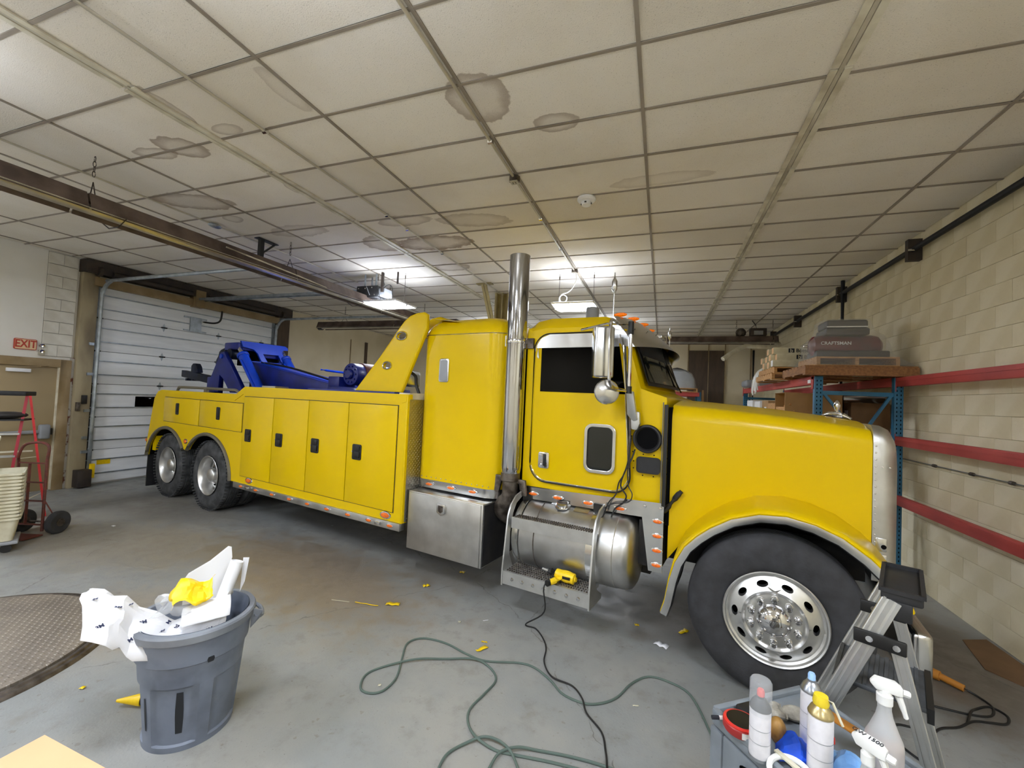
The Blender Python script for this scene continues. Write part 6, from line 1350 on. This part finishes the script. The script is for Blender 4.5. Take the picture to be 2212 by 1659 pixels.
p1 = pallet('wooden_pallet', 'broad wooden pallet under the shrink-wrapped compressor', 1.70, 2.85, 6.30, 7.36, 2.462, .125, 'wood_dark')
MB().box((0, -.02, .0), (1.15, .0, .105)).build('side_board', 'wood_dark', p1)
p2 = pallet('wooden_pallet', 'pale double pallet under the printed roller boxes', 1.58, 2.6, 7.45, 8.62, 2.462, .1, 'wood')
p3 = pallet('wooden_pallet', 'upper pale pallet directly below the printed roller boxes', 1.62, 2.6, 7.5, 8.6, 2.565, .1, 'wood')
p4 = pallet('wooden_pallet', 'small wrapped skid on top of the broad pallet', 1.86, 2.72, 6.42, 7.2, 2.59, .12, 'wood')
# compressor
t = thing('air_compressor', 'maroon air compressor on a skid wrapped in clear film', 'compressor', (0, 0, 0))
MB().lathe([(0, 1.84), (.08, 1.845), (.13, 1.88), (.145, 1.95), (.145, 2.52), (.13, 2.58), (.08, 2.62), (0, 2.63)], (0, 6.68, 2.87), (1, 0, 0), 28).build('tank', 'maroon', t)
MB().box((1.88, 6.5, 2.71), (2.66, 6.9, 2.8)).build('foot_frame', 'machine_dark', t, bevel=.02)
MB().box((1.98, 6.5, 3.0), (2.45, 6.9, 3.09)).build('motor_plate', 'machine_dark', t, bevel=.02); MB().box((1.99, 6.52, 3.09), (2.44, 6.88, 3.2)).build('motor_shroud', 'machine_dark', t, bevel=.03, seg=3)
MB().box((1.99, 6.51, 3.10), (2.43, 6.515, 3.115)).build('shroud_band', 'white_plastic', t)
text('CRAFTSMAN', .058, 'white_paper', t, basis((2.10, 6.532, 2.895), (1, 0, 0), (0, .0, 1)), 'tank_lettering', .001, .001)
MB().lathe([(.02, 0), (.02, .04), (0, .045)], (1.80, 6.6, 2.86), (-1, 0, 0), 10).build('valve', 'chrome', t)
w_ = MB(); rr_ = []
for z, x0, x1, y0, y1 in ((2.60, 1.78, 2.86, 6.36, 7.3), (2.70, 1.84, 2.74, 6.42, 7.2), (2.76, 1.83, 2.68, 6.46, 7.0), (2.90, 1.80, 2.66, 6.50, 6.92), (3.0, 1.9, 2.6, 6.5, 6.92), (3.06, 1.95, 2.49, 6.48, 6.92), (3.2, 1.96, 2.46, 6.49, 6.92), (3.215, 2.02, 2.4, 6.55, 6.86)):
    rr_.append([(x, y, z) for x, y in rrect(x0, x1, y0, y1, .03, 3)])
w_.loft(rr_, cap=(False, True)); w_.build('stretch_film', 'wrap', t)
# printed roller boxes: long boxes, ends to the aisle
bx_me = MB().box((0, -.055, 0), (.85, .055, .1)).mesh('roller_box', .002, 1); bx_me.materials.append(MATS['cream_plastic'])
end_me = MB().box((-.003, -.05, .006), (0, .05, .094)).mesh('end_label', 0)
ordn = ['front', 'second', 'third', 'fourth', 'fifth', 'sixth', 'seventh']
k = 0
for row, cnt in ((0, 8), (1, 7), (2, 4)):
    for c_ in range(cnt):
        y = 7.56+c_*.118+row*.03; x = 1.60+.02*((c_*7+row*3) % 5)
        t = thing('roller_box', 'long %s box of the %s row in the printed roller box stack' % (['front', 'second', 'third', 'fourth', 'fifth', 'sixth', 'seventh', 'rearmost'][c_], ['bottom', 'middle', 'top'][row]), 'box', (x, y, 2.668+row*.102), 0, 'printed roller boxes')
        inst(bx_me, 'carton', t)
        o = inst(end_me.copy() if k == 0 else end_me, 'end_label', t); k += 1
        if row and c_ == 0:
            xx = .30 if row == 2 else .36
            tm = text('Böttcher', .075, 'ink', t, basis((xx, -.0565, .05), (1, 0, 0), (0, 0, 1)), 'carton_lettering', .0006, .0015, 'LEFT')
            MB().box((xx-.1, -.0572, .02), (xx-.02, -.0555, .085)).build('carton_logo', 'ink', t); text('b', .08, 'cream_plastic', t, basis((xx-.06, -.0575, .05), (1, 0, 0), (0, 0, 1)), 'logo_letter', .0005, .001)
end_me.materials.append(MATS['card_light'])
t = thing('strap_bundle', 'bundle of white packing straps hanging over the rack beam', 'straps', (1.74, 9.2, 2.47))
for k in range(16):
    a = random.uniform(-.25, .25); b2 = random.uniform(-.1, .1)
    MB().tube([(.25, a*.5, .25), (.05, a*.8, .28+b2*.3), (-.06, a, .15), (-.08+b2*.2, a*1.1, -.02+b2), (-.07+b2*.3, a*1.15, -.12+b2)], .012, 5, smooth=3).build('strap', 'white_plastic', t)
o = MB().box((1.7, 10.3, 2.47), (2.3, 10.9, 2.62)).build('grey_sack', 'grey_machine', bevel=.05, seg=3); tag(o, 'grey sack at the far end of the top rack level', 'sack')
# lower level
t = thing('open_carton', 'open cardboard carton filled with short wood offcuts', 'box', (0, 0, 1.776))
m = MB(); x0, x1, y0, y1, zt = 1.62, 2.30, 6.85, 7.4, .47
m.box((x0, y0, 0), (x1, y0+.012, zt)).box((x0, y1-.012, 0), (x1, y1, zt)).box((x1-.012, y0, 0), (x1, y1, zt)).box((x0, y0, 0), (x1, y1, .012)); m.box((x0+.2, y0-.001, 0), (x0+.212, y1, zt)); m.build('carton', 'card', t)
MB().box((x0, y0, zt), (x0+.2, y1, zt+.005)).build('carton_top', 'card', t)
for k in range(60):
    MB().cbox((x0+.04+random.uniform(0, .14), y0+random.uniform(-.02, .45), .04+random.uniform(0, .27)), (.022, .12, .018), Matrix.Rotation(random.uniform(-.6, .6), 3, 'X') @ Matrix.Rotation(random.uniform(-.8, .8), 3, 'Z') @ Matrix.Rotation(random.uniform(0, 3), 3, 'Y')).build('wood_offcut', 'wood', t)
o = MB().box((x0+.012, y0+.013, .012), (x0+.198, y1-.013, .27)).build('offcut_fill', 'wood', t)
for i, (xa, xb, ya, yb, z1, mt, nm, lb, ct) in enumerate(((2.42, 2.88-.03, 6.95, 7.3, .37, 'card_dark', 'brown_carton', 'dark brown carton on the lower shelf at the rear post', 'box'), (2.25, 2.42, 7.6, 7.9, .42, 'card', 'leaning_carton', 'upright open carton behind the chrome hood ornament', 'box'), (1.75, 2.4, 7.9, 8.5, .33, 'wood', 'wood_crate', 'pale wooden crate left of the open carton', 'crate'), (1.8, 2.4, 8.7, 9.2, .38, 'card', 'tan_carton', 'tan carton beside the pale crate on the lower shelf', 'box'),
                                         (1.8, 2.4, 9.4, 9.9, .37, 'white_board', 'white_carton', 'white carton at the far end of the lower shelf', 'box'), (1.8, 2.4, 10.1, 10.7, .40, 'white_board', 'white_carton', 'white carton nearest the far blue post', 'box'))):
    t = thing(nm, lb, ct, (xa, ya, 1.776)); dx, dy = xb-xa, yb-ya
    MB().box((0, 0, 0), (dx, dy, z1)).build('carton_body', mt, t, bevel=.004); MB().box((dx*.0, dy*.46, z1), (dx, dy*.54, z1+.002)).build('tape', 'cream_plastic', t); MB().box((-.002, dy*.3, z1*.3), (0, dy*.6, z1*.7)).build('label', 'white_paper', t)
t = thing('foil_duct', 'shiny foil duct lying along the lower shelf by the wall', 'duct', (0, 0, 0))
MB().cyl((2.45, 7.7, 2.22), (2.86, 7.0, 2.22), .07, 18).build('duct', 'stainless', t); MB().cyl((2.45, 7.7, 2.22), (2.44, 7.72, 2.22), .078, 18).build('collar', 'dirty_steel', t)
# far rack with a wrapped machine
t = thing('pallet_rack', 'small red and blue rack end in front of the back wall', 'rack', (0, 0, 0))
for x in (-.3, .95): MB().box((x-.04, 12.5, 0), (x+.04, 12.57, 2.38)).build('post', 'rack_blue', t); MB().box((x-.04, 13.4, 0), (x+.04, 13.47, 2.38)).build('post', 'rack_blue', t)
MB().box((-.3, 12.47, 2.26), (.95, 12.53, 2.37)).build('beam', 'rack_red', t); MB().box((-.3, 13.4, 2.26), (.95, 13.46, 2.37)).build('beam', 'rack_red', t)
pallet('wooden_pallet', 'pallet under the wrapped grey machine on the far rack', -.2, .9, 12.45, 13.45, 2.372, .11, 'wood')
t = thing('wrapped_machine', 'grey machine wrapped in film on the far rack', 'machine', (.38, 12.9, 2.484))
MB().loft([[(x, y, z) for x, y in rrect(-a, a, -.35, .35, .05, 3)] for a, z in ((.45, 0), (.43, .25), (.36, .38), (.2, .46))]).build('machine_body', 'grey_machine', t)
MB().loft([[(x, y, z) for x, y in rrect(-a, a, -.38, .38, .05, 3)] for a, z in ((.5, 0), (.46, .25), (.38, .4), (.22, .5))]).build('stretch_film', 'wrap', t)
MB().tube([(-.2, 0, .45), (0, 0, .53), (.3, 0, .42)], .06, 8, smooth=3).build('cover_roll', 'machine_dark', t)
o = MB().prism([(1.12, 13.9, 0), (1.25, 13.9, 0), (1.2, 14.2, 2.5), (1.15, 14.2, 2.5)], (.0, .03, 0)).build('leaning_board', 'card'); tag(o, 'tan board leaning against the brown wall panels', 'board')
